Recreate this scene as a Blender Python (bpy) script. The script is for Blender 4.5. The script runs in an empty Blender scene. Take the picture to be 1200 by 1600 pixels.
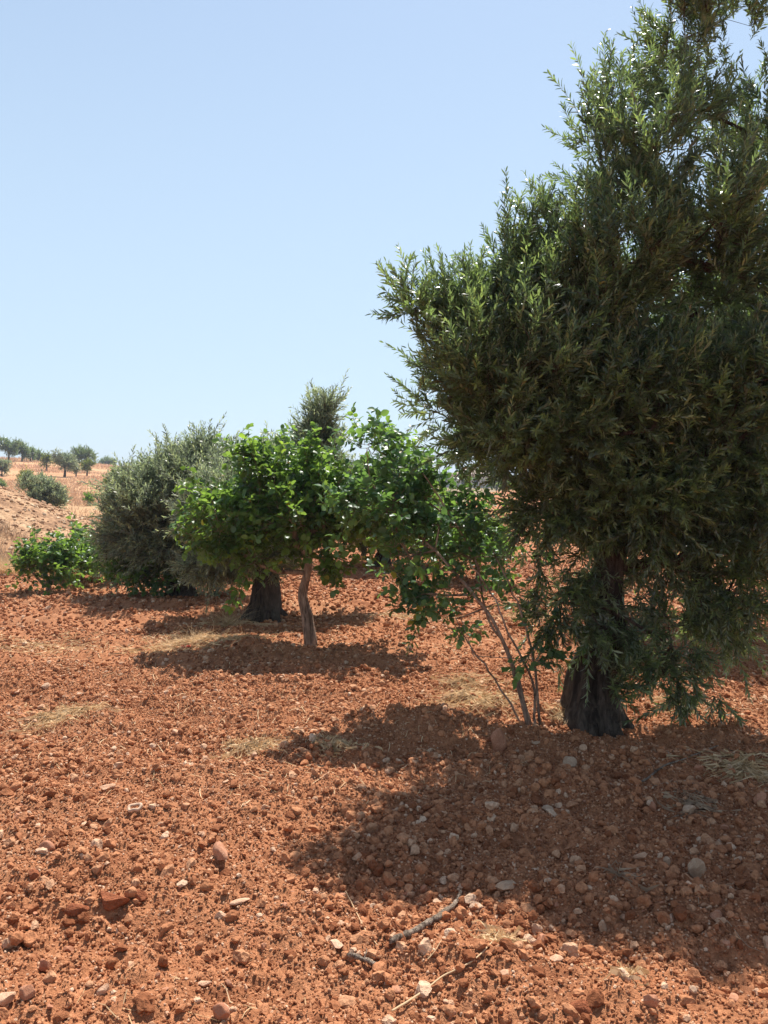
import bpy, math, random, time; T0 = time.time()
import numpy as np
R = math.radians
SC = bpy.context.scene
COL = SC.collection
random.seed(7)
RNG = np.random.default_rng(11)

# ------------------------------------------------------------------ camera model
F = 1232.0; EYE = 1.6; PITCH = math.atan(50 / F)
def ray(px, py):
    u = (px - 600) / F; v = (800 - py) / F
    c, s = math.cos(PITCH), math.sin(PITCH)
    return np.array([u, c + v * s, -s + v * c])
def P(px, py, d):
    r = ray(px, py); return np.array([0, 0, EYE]) + r * (d / r[1])
def sm(t):
    t = np.clip(t, 0, 1); return t * t * (3 - 2 * t)

# ------------------------------------------------------------------ noise
_TAB = np.random.default_rng(1234).random((256, 256)).astype(np.float32)
def hsh(ix, iy, seed):
    return _TAB[(ix.astype(np.int32) + seed * 37) & 255, (iy.astype(np.int32) + seed * 91) & 255]
def vn(x, y, seed=0):
    xi = np.floor(x); yi = np.floor(y); fx = sm(x - xi); fy = sm(y - yi)
    a = hsh(xi, yi, seed); b = hsh(xi + 1, yi, seed); c = hsh(xi, yi + 1, seed); d = hsh(xi + 1, yi + 1, seed)
    return (a * (1 - fx) + b * fx) * (1 - fy) + (c * (1 - fx) + d * fx) * fy
def fbm(x, y, seed=0, o=4):
    s = 0; a = .5
    for k in range(o):
        s = s + a * (vn(x * 2 ** k + 7 * k, y * 2 ** k - 3 * k, seed + k) - .5); a *= .5
    return s
def bumps(x, y, seed):          # rounded lumps of uneven height, one per jittered cell
    xi = np.floor(x); yi = np.floor(y); out = np.zeros_like(x)
    for i in (-1, 0, 1):
        for j in (-1, 0, 1):
            cx = xi + i; cy = yi + j
            px = cx + .1 + .8 * hsh(cx, cy, seed); py = cy + .1 + .8 * hsh(cx, cy, seed + 1)
            rr = .35 + .4 * hsh(cx, cy, seed + 2); hh = hsh(cx, cy, seed + 3)
            an = 3.1 * hsh(cx, cy, seed + 4)
            dx = x - px; dy = y - py
            u = dx * np.cos(an) + dy * np.sin(an); v = (-dx * np.sin(an) + dy * np.cos(an)) * 1.5
            q = 1 - (u * u + v * v) / (rr * rr)
            out = np.maximum(out, np.sqrt(np.clip(q, 0, 1)) * rr * (.25 + .75 * hh))
    return out

# ------------------------------------------------------------------ terrain
def red_mask(X, Y):
    edge = 13.4 + np.clip(X + 5.0, 0, 100) * 4.5 + 1.2 * fbm(X * .4, Y * .4, 5)
    return sm((edge - Y) / .9 + .5)
def bank(X, Y):
    c = np.clip((-X - 5.6) * .40, 0, 2.4)
    c = c * (1 + .25 * fbm(X * .5, Y * .5, 40))
    up = sm((Y - 13.8) / 4.6); dn = sm((24 - Y) / 5.5)
    return c * up * dn
def macro(X, Y):
    X = np.asarray(X, float); Y = np.asarray(Y, float)
    ramp = np.interp(Y, [20, 50, 90, 125, 152, 175, 260, 600], [0, 1.5, 3.4, 4.8, 5.65, 5.5, 3.5, 0])
    s1 = sm(-X / 75.0)
    z = s1 * ramp + bank(X, Y)
    far = sm((Y - 25) / 60)
    z = z + far * 1.1 * fbm(X * .03, Y * .03, 21, 3)
    return z
def detail(X, Y):
    d = np.hypot(X, Y)
    near = 1 - sm((d - 14) / 10)
    rm = red_mask(X, Y)
    z = .20 * fbm(X * .8, Y * .8, 1, 3) + .14 * fbm(X * 2.6 + .4 * Y, Y * 3.1, 9, 3)
    z = z + .02 * np.sin((X * .35 + Y) * 2 * math.pi / .62 + 3 * fbm(X, Y, 77, 2))
    # mound of earth under the big olive
    z = z + .06 * np.exp(-(((X - 1.4) / 1.1) ** 2 + ((Y - 5.2) / .8) ** 2))
    for w, amp, fr, seed in ((near * (.3 + .7 * sm(fbm(X, Y, 60, 2) * 2.5 + .5)), .055, 6.5, 31), (np.clip((13 - d) / 6, 0, 1), .040, 15, 51), (np.clip((6.5 - d) / 3, 0, 1), .018, 36, 71)):
        k = w > 0
        if k.any(): z[k] += amp * w[k] * bumps(X[k] * fr, Y[k] * fr, seed)
    return z * (.25 + .75 * rm)
def H(X, Y):
    return macro(X, Y) + detail(np.asarray(X, float), np.asarray(Y, float))
def hz(x, y): return float(H(np.array([x]), np.array([y]))[0])
def G(px, py):
    """point of the ground seen at a pixel"""
    r = ray(px, py); t = .8 * 1.004 ** np.arange(1500); p = np.array([0, 0, EYE]) + r * t[:, None]
    k = int(np.argmax(p[:, 2] < macro(p[:, 0], p[:, 1]) + .25)); p = p[k:k + 60]
    h = H(p[:, 0], p[:, 1]); k = int(np.argmax(p[:, 2] < h))
    return np.array([p[k, 0], p[k, 1], h[k]])
def base(px, d):
    x = (px - 600) / F * d; return np.array([x, d, hz(x, d)])

# ------------------------------------------------------------------ mesh helpers
def np_mesh(name, V, tris=None, quads=None, mat=None, attrs=None, smooth=True):
    me = bpy.data.meshes.new(name)
    V = np.ascontiguousarray(V, dtype=np.float32)
    me.vertices.add(len(V)); me.vertices.foreach_set('co', V.ravel())
    nt = 0 if tris is None else len(tris); nq = 0 if quads is None else len(quads)
    li = []
    if nt: li.append(np.asarray(tris, np.int32).ravel())
    if nq: li.append(np.asarray(quads, np.int32).ravel())
    li = np.concatenate(li)
    me.loops.add(len(li)); me.loops.foreach_set('vertex_index', li)
    me.polygons.add(nt + nq)
    st = np.concatenate([np.arange(nt) * 3, nt * 3 + np.arange(nq) * 4]).astype(np.int32)
    me.polygons.foreach_set('loop_start', st)
    me.polygons.foreach_set('use_smooth', np.full(nt + nq, smooth, dtype=bool))
    for k, v in (attrs or {}).items():
        a = me.attributes.new(k, 'FLOAT', 'POINT'); a.data.foreach_set('value', np.asarray(v, np.float32))
    me.update(calc_edges=True)
    if mat: me.materials.append(mat)
    return me
def link(name, me, parent=None, loc=None):
    o = bpy.data.objects.new(name, me); COL.objects.link(o)
    if parent is not None: o.parent = parent
    if loc is not None: o.location = loc
    return o
def tag(o, label=None, cat=None, group=None, kind=None):
    if label: o['label'] = label
    if cat: o['category'] = cat
    if group: o['group'] = group
    if kind: o['kind'] = kind
    return o
def empty(name, loc, rz=0):
    o = bpy.data.objects.new(name, None); COL.objects.link(o); o.location = loc
    o.rotation_euler = (0, 0, rz); o.empty_display_size = .2
    return o
class Bag:
    """collects pieces of geometry for ONE mesh"""
    def __init__(s): s.V = []; s.T = []; s.Q = []; s.A = []; s.n = 0
    def add(s, V, T=None, Q=None, A=None):
        if T is not None and len(T): s.T.append(np.asarray(T) + s.n)
        if Q is not None and len(Q): s.Q.append(np.asarray(Q) + s.n)
        s.V.append(V); s.A.append(np.zeros(len(V)) if A is None else A); s.n += len(V)
    def build(s, name, mat, parent=None, origin=None, smooth=True):
        V = np.concatenate(s.V)
        if origin is not None: V = V - np.asarray(origin)
        me = np_mesh(name, V, np.concatenate(s.T) if s.T else None, np.concatenate(s.Q) if s.Q else None, mat,
                     {'tone': np.concatenate(s.A)}, smooth)
        return me if parent is False else link(name, me, parent)
def nrm(v): return v / np.maximum(np.linalg.norm(v, axis=-1, keepdims=True), 1e-9)
def frusta(A, B, ra, rb, sides=5):
    """one tapered prism per edge"""
    n = len(A); d = nrm(B - A)
    ref = np.where(np.abs(d[:, 2:3]) > .9, np.array([[1., 0, 0]]), np.array([[0., 0, 1]]))
    u = nrm(np.cross(d, ref)); v = np.cross(d, u)
    an = np.arange(sides) * 2 * math.pi / sides
    ring = u[:, None] * np.cos(an)[None, :, None] + v[:, None] * np.sin(an)[None, :, None]
    VA = A[:, None] + ring * ra[:, None, None]; VB = B[:, None] + ring * rb[:, None, None]
    V = np.concatenate([VA, VB], 1).reshape(-1, 3)
    k = np.arange(sides); q = np.stack([k, (k + 1) % sides, sides + (k + 1) % sides, sides + k], 1)
    Q = (q[None] + (np.arange(n) * 2 * sides)[:, None, None]).reshape(-1, 4)
    return V, Q
def tube(pts, rad, sides=8, rough=0., seed=0, lobes=0.):
    """swept tube with closed ends; rough and lobes give gnarled bark its folds"""
    pts = np.asarray(pts, float); rad = np.asarray(rad, float); n = len(pts)
    d = nrm(np.gradient(pts, axis=0))
    ref = np.array([0., 1, 0]) if abs(d[0][1]) < .9 else np.array([1., 0, 0])
    u = nrm(np.cross(d, ref)); v = np.cross(d, u)
    an = np.arange(sides) * 2 * math.pi / sides
    rr = rad[:, None] * np.ones((n, sides))
    if rough or lobes:
        s = np.linspace(0, 26, n)[:, None] + 0 * an[None]
        rr = rr * (1 + rough * 2 * fbm(np.cos(an)[None] * 2.2 + s * .22, np.sin(an)[None] * 2.2 + s * .15, seed, 4)
                   + 3.2 * lobes * (.12 - np.abs(fbm(np.cos(an[None] + s * .02) * 3.4 + s * .03, np.sin(an[None] + s * .02) * 3.4 - s * .02, seed + 5, 4))) + lobes * np.sin(an[None] * 5 + s * .12 + seed) * .5 + lobes * .4 * np.sin(an[None] * 8 - s * .2))
    V = pts[:, None] + (u[:, None] * np.cos(an)[None, :, None] + v[:, None] * np.sin(an)[None, :, None]) * rr[..., None]
    V = np.concatenate([V.reshape(-1, 3), pts[:1], pts[-1:]])
    k = np.arange(sides); q = np.stack([k, (k + 1) % sides, sides + (k + 1) % sides, sides + k], 1)
    Q = (q[None] + (np.arange(n - 1) * sides)[:, None, None]).reshape(-1, 4)
    c0 = n * sides; T = np.concatenate([np.stack([(k + 1) % sides, k, np.full(sides, c0)], 1),
        np.stack([(n - 1) * sides + k, (n - 1) * sides + (k + 1) % sides, np.full(sides, c0 + 1)], 1)])
    return V, T, Q
def curve(ctrl, n=24):
    """smooth curve through the control points"""
    c = np.asarray(ctrl, float); m = len(c)
    if m == 2: return c[0] + (c[1] - c[0]) * np.linspace(0, 1, n)[:, None]
    t = np.linspace(0, m - 1, n); i = np.clip(t.astype(int), 0, m - 2); f = (t - i)[:, None]
    p0 = c[np.clip(i - 1, 0, m - 1)]; p1 = c[i]; p2 = c[i + 1]; p3 = c[np.clip(i + 2, 0, m - 1)]
    return .5 * ((2 * p1) + (-p0 + p2) * f + (2 * p0 - 5 * p1 + 4 * p2 - p3) * f ** 2 + (-p0 + 3 * p1 - 3 * p2 + p3) * f ** 3)

# ------------------------------------------------------------------ materials
def newmat(name):
    m = bpy.data.materials.new(name); m.use_nodes = True; nt = m.node_tree
    for n in list(nt.nodes):
        if n.type != 'OUTPUT_MATERIAL': nt.nodes.remove(n)
    return m, nt, nt.nodes['Material Output']
def N(nt, t, **k):
    n = nt.nodes.new(t)
    for a, b in k.items():
        if a.startswith('i_'): n.inputs[a[2:].replace('_', ' ')].default_value = b
        else: setattr(n, a, b)
    return n
def ramp(nt, src, stops):
    r = nt.nodes.new('ShaderNodeValToRGB'); e = r.color_ramp.elements
    while len(e) < len(stops): e.new(.5)
    for k, (p, c) in enumerate(stops):
        e[k].position = p; e[k].color = (c[0], c[1], c[2], 1)
    nt.links.new(src, r.inputs[0]); return r.outputs[0]
def mix(nt, a, b, f, mode='MIX'):
    m = nt.nodes.new('ShaderNodeMix'); m.data_type = 'RGBA'; m.blend_type = mode
    for s, i in ((f, 0), (a, 6), (b, 7)):
        if isinstance(s, (int, float)): m.inputs[i].default_value = s
        elif isinstance(s, tuple): m.inputs[i].default_value = (s[0], s[1], s[2], 1)
        else: nt.links.new(s, m.inputs[i])
    return m.outputs[2]
def noise(nt, scale, detail=4, rough=.6, vec=None, dist=0.):
    n = N(nt, 'ShaderNodeTexNoise'); n.inputs['Scale'].default_value = scale; n.inputs['Detail'].default_value = detail
    n.inputs['Roughness'].default_value = rough; n.inputs['Distortion'].default_value = dist
    if vec is not None: nt.links.new(vec, n.inputs['Vector'])
    return n.outputs[0]
def attr(nt, name):
    return N(nt, 'ShaderNodeAttribute', attribute_name=name).outputs['Fac']
def pos(nt): return N(nt, 'ShaderNodeNewGeometry').outputs['Position']
def objc(nt): return N(nt, 'ShaderNodeTexCoord').outputs['Object']
def bump(nt, h, strength, dist, prev=None):
    b = N(nt, 'ShaderNodeBump'); b.inputs['Strength'].default_value = strength; b.inputs['Distance'].default_value = dist
    nt.links.new(h, b.inputs['Height'])
    if prev is not None: nt.links.new(prev, b.inputs['Normal'])
    return b.outputs[0]
def bsdf(nt, out, col, rough=.9, normal=None, spec=.3):
    b = N(nt, 'ShaderNodeBsdfPrincipled'); b.inputs['Roughness'].default_value = rough
    b.inputs['Specular IOR Level'].default_value = spec
    if isinstance(col, tuple): b.inputs['Base Color'].default_value = (*col, 1)
    else: nt.links.new(col, b.inputs['Base Color'])
    if normal is not None: nt.links.new(normal, b.inputs['Normal'])
    if out is not None: nt.links.new(b.outputs[0], out.inputs['Surface'])
    return b

SOIL_D = (.25, .092, .041); SOIL_M = (.46, .196, .092); SOIL_L = (.50, .225, .115)
def mat_ground():
    m, nt, out = newmat('ground_soil'); p = pos(nt)
    n1 = noise(nt, 3.0, 6, .65, p); n2 = noise(nt, 40, 4, .7, p); n3 = noise(nt, .7, 3, .6, p)
    soil = ramp(nt, n1, [(.30, SOIL_D), (.5, SOIL_M), (.72, (.42, .165, .078))])
    soil = mix(nt, soil, ramp(nt, n2, [(.3, (.62, .58, .55)), (.55, (1, 1, 1)), (.72, (1.35, 1.4, 1.45))]), 1.0, 'MULTIPLY')
    dust = mix(nt, soil, (.50, .25, .13), ramp(nt, n3, [(.52, (0, 0, 0)), (.72, (.55, .55, .55))]))
    # stubble and dry grass ground beyond the ploughed field
    g1 = noise(nt, 1.3, 6, .7, p); g2 = noise(nt, .09, 4, .6, p)
    grass = ramp(nt, g1, [(.3, (.34, .175, .085)), (.5, (.47, .265, .13)), (.7, (.56, .365, .19))])
    redpatch = ramp(nt, g2, [(.40, (.40, .165, .08)), (.60, (.50, .31, .16))])
    grass = mix(nt, grass, redpatch, .5)
    far = mix(nt, grass, (.27, .20, .12), attr(nt, 'plain'))
    # the spoil bank: pale rubble with greyish dead weeds
    b1 = noise(nt, 1.1, 5, .7, p); b2 = noise(nt, 9, 4, .7, p)
    bk = ramp(nt, b1, [(.35, (.30, .175, .10)), (.5, (.43, .265, .15)), (.68, (.58, .41, .25))])
    bk = mix(nt, bk, ramp(nt, b2, [(.35, (.55, .5, .48)), (.6, (1.15, 1.12, 1.1))]), 1.0, 'MULTIPLY')
    far = mix(nt, far, bk, attr(nt, 'bank'))
    col = mix(nt, far, dust, attr(nt, 'red'))
    n4 = noise(nt, 160, 3, .75, p)
    nb = bump(nt, n2, .8, .02); nb = bump(nt, n4, .8, .004, nb)
    bsdf(nt, out, col, .95, nb, .15); return m
def mat_clod(name, stops, bs=.5, sc=60):
    m, nt, out = newmat(name); p = pos(nt); t = attr(nt, 'tone')
    col = ramp(nt, t, stops)
    n = noise(nt, sc, 4, .7, p)
    col = mix(nt, col, ramp(nt, n, [(.3, (.65, .6, .57)), (.6, (1.1, 1.1, 1.1))]), 1.0, 'MULTIPLY')
    n2 = noise(nt, sc * 4, 3, .7, p)
    bsdf(nt, out, col, .93, bump(nt, n2, bs, .004, bump(nt, n, bs, .012)), .15); return m
def mat_stone(name, ca, cb, dust):
    m, nt, out = newmat(name); p = objc(nt)
    oi = N(nt, 'ShaderNodeObjectInfo').outputs['Random']
    col = mix(nt, ca, cb, oi)
    n = noise(nt, 14, 6, .7, p); g = N(nt, 'ShaderNodeNewGeometry').outputs['Position']
    n3 = noise(nt, 30, 5, .7, g)
    col = mix(nt, col, ramp(nt, n3, [(.35, (.72, .66, .62)), (.62, (1.12, 1.12, 1.12))]), 1.0, 'MULTIPLY')
    col = mix(nt, col, dust, ramp(nt, n, [(.42, (0, 0, 0)), (.6, (.9, .9, .9))]))
    nb = bump(nt, noise(nt, 90, 4, .7, g), .5, .004, bump(nt, n3, .6, .01))
    bsdf(nt, out, col, .85, nb, .25); return m
def mat_bark(name, ca, cb, scale=1.):
    m, nt, out = newmat(name); p = objc(nt)
    mp = N(nt, 'ShaderNodeMapping'); mp.inputs['Scale'].default_value = (1, 1, .22); nt.links.new(p, mp.inputs[0])
    n = noise(nt, 26 * scale, 6, .7, mp.outputs[0], .6); n2 = noise(nt, 5 * scale, 4, .6, p)
    n5 = noise(nt, 11 * scale, 5, .7, mp.outputs[0], 1.2); col = ramp(nt, n, [(.3, ca), (.65, cb)]); col = mix(nt, col, ramp(nt, n5, [(.38, (.35, .33, .32)), (.5, (1, 1, 1))]), 1.0, 'MULTIPLY')
    col = mix(nt, col, ramp(nt, n2, [(.35, (.7, .66, .62)), (.65, (1.15, 1.15, 1.15))]), 1.0, 'MULTIPLY')
    bsdf(nt, out, col, .9, bump(nt, n, 1., .025, bump(nt, n5, 1., .06)), .2); return m
def mat_leaf(name, front, back, trans, rough=.4, spec=.5, tw=.3, young=None, dead=(.22, .11, .03)):
    m, nt, out = newmat(name)
    t = attr(nt, 'tone'); geo = N(nt, 'ShaderNodeNewGeometry')
    br = ramp(nt, t, [(0, (.45, .45, .5)), (.5, (1, 1, 1)), (.9, (1.6, 1.5, 1.15)), (1, (1.6, 1.5, 1.15))])
    f = mix(nt, front, br, 1.0, 'MULTIPLY')
    if young: f = mix(nt, f, young, ramp(nt, t, [(.80, (0, 0, 0)), (.93, (.8, .8, .8))]))
    b = mix(nt, back, br, 1.0, 'MULTIPLY')
    col = mix(nt, f, b, geo.outputs['Backfacing'])
    col = mix(nt, col, dead, ramp(nt, t, [(.982, (0, 0, 0)), (.99, (1, 1, 1))]))
    pr = bsdf(nt, None, col, rough, None, spec)
    tr = N(nt, 'ShaderNodeBsdfTranslucent')
    tcol = mix(nt, trans, br, 1.0, 'MULTIPLY'); nt.links.new(tcol, tr.inputs[0])
    ms = N(nt, 'ShaderNodeMixShader'); ms.inputs[0].default_value = tw
    nt.links.new(pr.outputs[0], ms.inputs[1]); nt.links.new(tr.outputs[0], ms.inputs[2])
    nt.links.new(ms.outputs[0], out.inputs['Surface']); return m
def mat_straw(name, a, b):
    m, nt, out = newmat(name); col = ramp(nt, attr(nt, 'tone'), [(0, a), (1, b)])
    pr = bsdf(nt, None, col, .7, None, .3); tr = N(nt, 'ShaderNodeBsdfTranslucent'); nt.links.new(col, tr.inputs[0])
    ms = N(nt, 'ShaderNodeMixShader'); ms.inputs[0].default_value = .3
    nt.links.new(pr.outputs[0], ms.inputs[1]); nt.links.new(tr.outputs[0], ms.inputs[2])
    nt.links.new(ms.outputs[0], out.inputs['Surface']); return m
def mat_plain(name, c, rough=.8, var=.2, sc=3):
    m, nt, out = newmat(name); n = noise(nt, sc, 5, .6, pos(nt))
    col = mix(nt, c, ramp(nt, n, [(.3, (1 - var,) * 3), (.7, (1 + var,) * 3)]), 1.0, 'MULTIPLY')
    bsdf(nt, out, col, rough); return m

M = dict(
    ground=mat_ground(),
    clod=mat_clod('soil_clod', [(0, (.22, .076, .032)), (.40, SOIL_M), (.72, (.49, .225, .11)), (.88, (.54, .29, .16)), (1, (.66, .45, .30))]),
    rubble=mat_clod('bank_rubble', [(0, (.36, .20, .115)), (.6, (.48, .31, .19)), (1, (.70, .54, .36))], .5, 12),
    stone_pale=mat_stone('pale_limestone', (.58, .36, .22), (.68, .48, .33), (.42, .19, .10)),
    stone_red=mat_stone('red_dusted_stone', (.42, .19, .11), (.52, .28, .17), (.34, .125, .06)),
    stone_grey=mat_stone('grey_cobble', (.48, .34, .22), (.56, .42, .29), (.40, .20, .11)),
    earth=mat_clod('earth_lump', [(0, (.30, .10, .045)), (1, (.30, .10, .045))], .9, 40),
    bark_olive=mat_bark('olive_bark', (.045, .032, .024), (.17, .13, .10)),
    bark_pist=mat_bark('pistachio_bark', (.26, .17, .115), (.52, .38, .28)),
    twig=mat_bark('twig_bark', (.10, .065, .045), (.24, .165, .12), 3),
    stick=mat_bark('weathered_wood', (.32, .23, .17), (.58, .46, .35), 2.5),
    olive=mat_leaf('olive_leaf', (.10, .142, .062), (.28, .31, .21), (.24, .36, .10), .30, .6, .44, (.19, .26, .08)),
    olive_grey=mat_leaf('grey_olive_leaf', (.215, .25, .155), (.44, .47, .36), (.33, .41, .21), .40, .5, .48, (.22, .26, .13)),
    pist=mat_leaf('pistachio_leaf', (.062, .140, .034), (.10, .18, .065), (.26, .43, .06), .38, .42, .42, (.24, .34, .05), (.30, .15, .03)),
    pist_blue=mat_leaf('sapling_leaf', (.055, .130, .050), (.10, .18, .09), (.20, .37, .07), .38, .42, .40, (.19, .30, .05), (.30, .15, .03)),
    yellowish=mat_leaf('yellow_green_leaf', (.17, .22, .035), (.19, .23, .06), (.28, .34, .04), .45, .4, .35, (.34, .30, .05)),
    straw=mat_straw('dry_straw', (.52, .33, .16), (.86, .64, .38)),
    straw_hill=mat_straw('hill_straw', (.40, .22, .13), (.62, .42, .26)),
    straw_grey=mat_straw('grey_dry_weed', (.30, .19, .12), (.50, .35, .22)),
    wall=mat_plain('house_render', (.55, .49, .43), .9, .08, .8),
    roof=mat_plain('roof_tile', (.36, .27, .22), .9, .2, 2),
    block=mat_plain('grey_block_wall', (.38, .37, .37), .9, .1, 1),
    glass=mat_plain('dark_window_pane', (.03, .03, .035), .2, .1, 1),
    frame=mat_plain('window_frame', (.42, .38, .34), .6, .05, 2),
    red=mat_plain('red_plastic', (.62, .045, .03), .4, .1, 30),
    shell=mat_plain('pale_gourd_rind', (.55, .37, .25), .8, .2, 60),
)

# ------------------------------------------------------------------ ground sheet
def axis_lines(a, b, fine, lo, hi, g):
    c = list(np.arange(a, b, fine)); s = fine; x = c[-1]
    while x < hi: s *= g; x += s; c.append(x)
    s = fine; x = c[0]; pre = []
    while x > lo: s *= g; x -= s; pre.append(x)
    return np.array(pre[::-1] + c)
xs = axis_lines(-2.2, 2.4, .0145, -1500, 1500, 1.0125)
ys = axis_lines(1.7, 5.4, .0145, -60, 2500, 1.0058)
GX, GY = np.meshgrid(xs, ys)
gx, gy = GX.ravel(), GY.ravel()
gz = H(gx, gy)
nx, ny = len(xs), len(ys)
ii = (np.arange(ny - 1)[:, None] * nx + np.arange(nx - 1)[None]).ravel()
Q = np.stack([ii, ii + 1, ii + nx + 1, ii + nx], 1)
me = np_mesh('ground', np.stack([gx, gy, gz], 1), None, Q, M['ground'],
    {'red': red_mask(gx, gy), 'bank': np.clip(bank(gx, gy) * 2.2 + fbm(gx, gy, 3) * .8, 0, 1) * (bank(gx, gy) > .02),
     'plain': sm((gx + 30) / 40) * sm((gy - 20) / 30)})
ground = tag(link('ground', me), 'ploughed red stony soil rising to a dry grassy hill', kind='structure')
print('ground verts', nx * ny)

# ------------------------------------------------------------------ stones and clods
def ico(sub):
    t = (1 + 5 ** .5) / 2
    V = [(-1, t, 0), (1, t, 0), (-1, -t, 0), (1, -t, 0), (0, -1, t), (0, 1, t), (0, -1, -t), (0, 1, -t), (t, 0, -1), (t, 0, 1), (-t, 0, -1), (-t, 0, 1)]
    T = [(0, 11, 5), (0, 5, 1), (0, 1, 7), (0, 7, 10), (0, 10, 11), (1, 5, 9), (5, 11, 4), (11, 10, 2), (10, 7, 6), (7, 1, 8),
         (3, 9, 4), (3, 4, 2), (3, 2, 6), (3, 6, 8), (3, 8, 9), (4, 9, 5), (2, 4, 11), (6, 2, 10), (8, 6, 7), (9, 8, 1)]
    V = [np.array(v) / np.linalg.norm(v) for v in V]
    for _ in range(sub):
        c = {}; n = []
        def mid(a, b):
            k = (min(a, b), max(a, b))
            if k not in c:
                v = V[a] + V[b]; V.append(v / np.linalg.norm(v)); c[k] = len(V) - 1
            return c[k]
        for a, b, d in T:
            x, y, z = mid(a, b), mid(b, d), mid(d, a); n += [(a, x, z), (b, y, x), (d, z, y), (x, y, z)]
        T = n
    return np.array(V), np.array(T)
def rock(sub, rng, cuts=9, rough=.06, flat=.6):
    V, T = ico(sub); V = V.copy()
    for _ in range(cuts):
        n = nrm(rng.normal(size=3)); h = rng.uniform(.5, .88)
        s = V @ n; V = V - np.maximum(s - h, 0)[:, None] * n
    k = rng.uniform(0, 99)
    f = fbm(V[:, 0] * 2.4 + k + V[:, 2], V[:, 1] * 2.4 - k + V[:, 2] * 1.7, int(k), 4)
    V = V * (1 + rough * 3 * f[:, None])
    V = V * np.array([1, rng.uniform(.6, .95), flat * rng.uniform(.75, 1.2)])
    return V, T
def rot_rand(n, rng, tilt=.5):
    a = rng.uniform(0, 2 * math.pi, n); b = rng.normal(0, tilt, n); c = rng.normal(0, tilt, n)
    ca, sa, cb, sb, cc, sc_ = np.cos(a), np.sin(a), np.cos(b), np.sin(b), np.cos(c), np.sin(c)
    o, z = np.ones(n), np.zeros(n)
    Rz = np.stack([ca, -sa, z, sa, ca, z, z, z, o], 1).reshape(n, 3, 3)
    Rx = np.stack([o, z, z, z, cb, -sb, z, sb, cb], 1).reshape(n, 3, 3)
    Ry = np.stack([cc, z, sc_, z, o, z, -sc_, z, cc], 1).reshape(n, 3, 3)
    return Rz @ Rx @ Ry
def scatter(bag, X, Y, size, tone, sub, rng, kinds=9, sink=.25, cuts=7, rough=.09, flat=.72):
    temp = [rock(sub, rng, cuts, rough, flat) for _ in range(kinds)]
    Z = H(X, Y); which = rng.integers(0, kinds, len(X)); Rm = rot_rand(len(X), rng)
    for k in range(kinds):
        s = which == k; n = s.sum()
        if not n: continue
        V, T = temp[k]
        W = np.einsum('nij,vj->nvi', Rm[s], V) * size[s][:, None, None]
        W = W + np.stack([X[s], Y[s], Z[s] + size[s] * (.55 * flat - sink)], 1)[:, None]
        bag.add(W.reshape(-1, 3), (T[None] + (np.arange(n) * len(V))[:, None, None]).reshape(-1, 3), None,
                np.repeat(tone[s], len(V)))
rng = np.random.default_rng(5)
def wedge(n, d0, d1, power, half=.58):
    d = d0 + (d1 - d0) * rng.random(n) ** power
    return (rng.random(n) * 2 - 1) * half * d + rng.normal(0, .25, n), d
bg = Bag()
def clumpy(X, Y, seed, thr=.0):      # keep more clods where the plough left them
    return rng.random(len(X)) < np.clip(.68 + 2.4 * fbm(X * 1.5, Y * 2.1, seed, 3), .34, 1)
# medium clods near
X, Y = wedge(24000, 1.9, 4.6, .7); k = clumpy(X, Y, 90); X, Y = X[k], Y[k]
sz = .0052 + .009 * rng.random(len(X)) ** 2 + .026 * rng.random(len(X)) ** 9
scatter(bg, X, Y, sz, rng.random(len(X)) ** 1.2, 2, rng, 20, .12, rough=.20, cuts=11)
X, Y = wedge(60000, 4.3, 8.5, .8); k = clumpy(X, Y, 90); X, Y = X[k], Y[k]
sz = .0065 + .009 * rng.random(len(X)) ** 2 + .024 * rng.random(len(X)) ** 11
scatter(bg, X, Y, sz, rng.random(len(X)) ** 1.1, 1, rng, 20, .12, rough=.20, cuts=10)
# crumbs near
X, Y = wedge(240000, 1.8, 6.8, .66)
sz = .0028 + .0052 * rng.random(len(X)) ** 1.6
scatter(bg, X, Y, sz, rng.random(len(X)) ** 1.1, 0, rng, 16, .12, rough=.2, cuts=3)
# middle distance
X, Y = wedge(75000, 8, 16, .75); k = (red_mask(X, Y) > .5) & clumpy(X, Y, 97); X, Y = X[k], Y[k]
sz = .012 + .020 * rng.random(len(X)) ** 2 + .025 * rng.random(len(X)) ** 12
scatter(bg, X, Y, sz, rng.random(len(X)) ** .95, 0, rng, 16, .05, rough=.2, cuts=3)
X, Y = wedge(26000, 14, 40, .8, .55); k = red_mask(X, Y) > .5; X, Y = X[k], Y[k]
scatter(bg, X, Y, .02 + .04 * rng.random(len(X)) ** 2, rng.random(len(X)), 0, rng, 8)
tag(bg.build('soil_clods', M['clod'], smooth=False), 'loose red soil clods and gravel strewn over the ploughed field', 'clods', kind='stuff')
# rubble on the spoil bank
bg = Bag(); n = 13000
X = rng.uniform(-16, -5.2, n); Y = rng.uniform(13.6, 23, n); k = (bank(X, Y) > .03) & (rng.random(n) < .25 + 1.5 * (fbm(X * .6, Y * .6, 3) + .25)); X, Y = X[k], Y[k]
scatter(bg, X, Y, .012 + .060 * rng.random(len(X)) ** 3.4, rng.random(len(X)), 1, rng, 10)
tag(bg.build('bank_rubble', M['rubble'], smooth=False), 'pale broken rubble lying on the slope of the spoil bank', 'rubble', kind='stuff')

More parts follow.
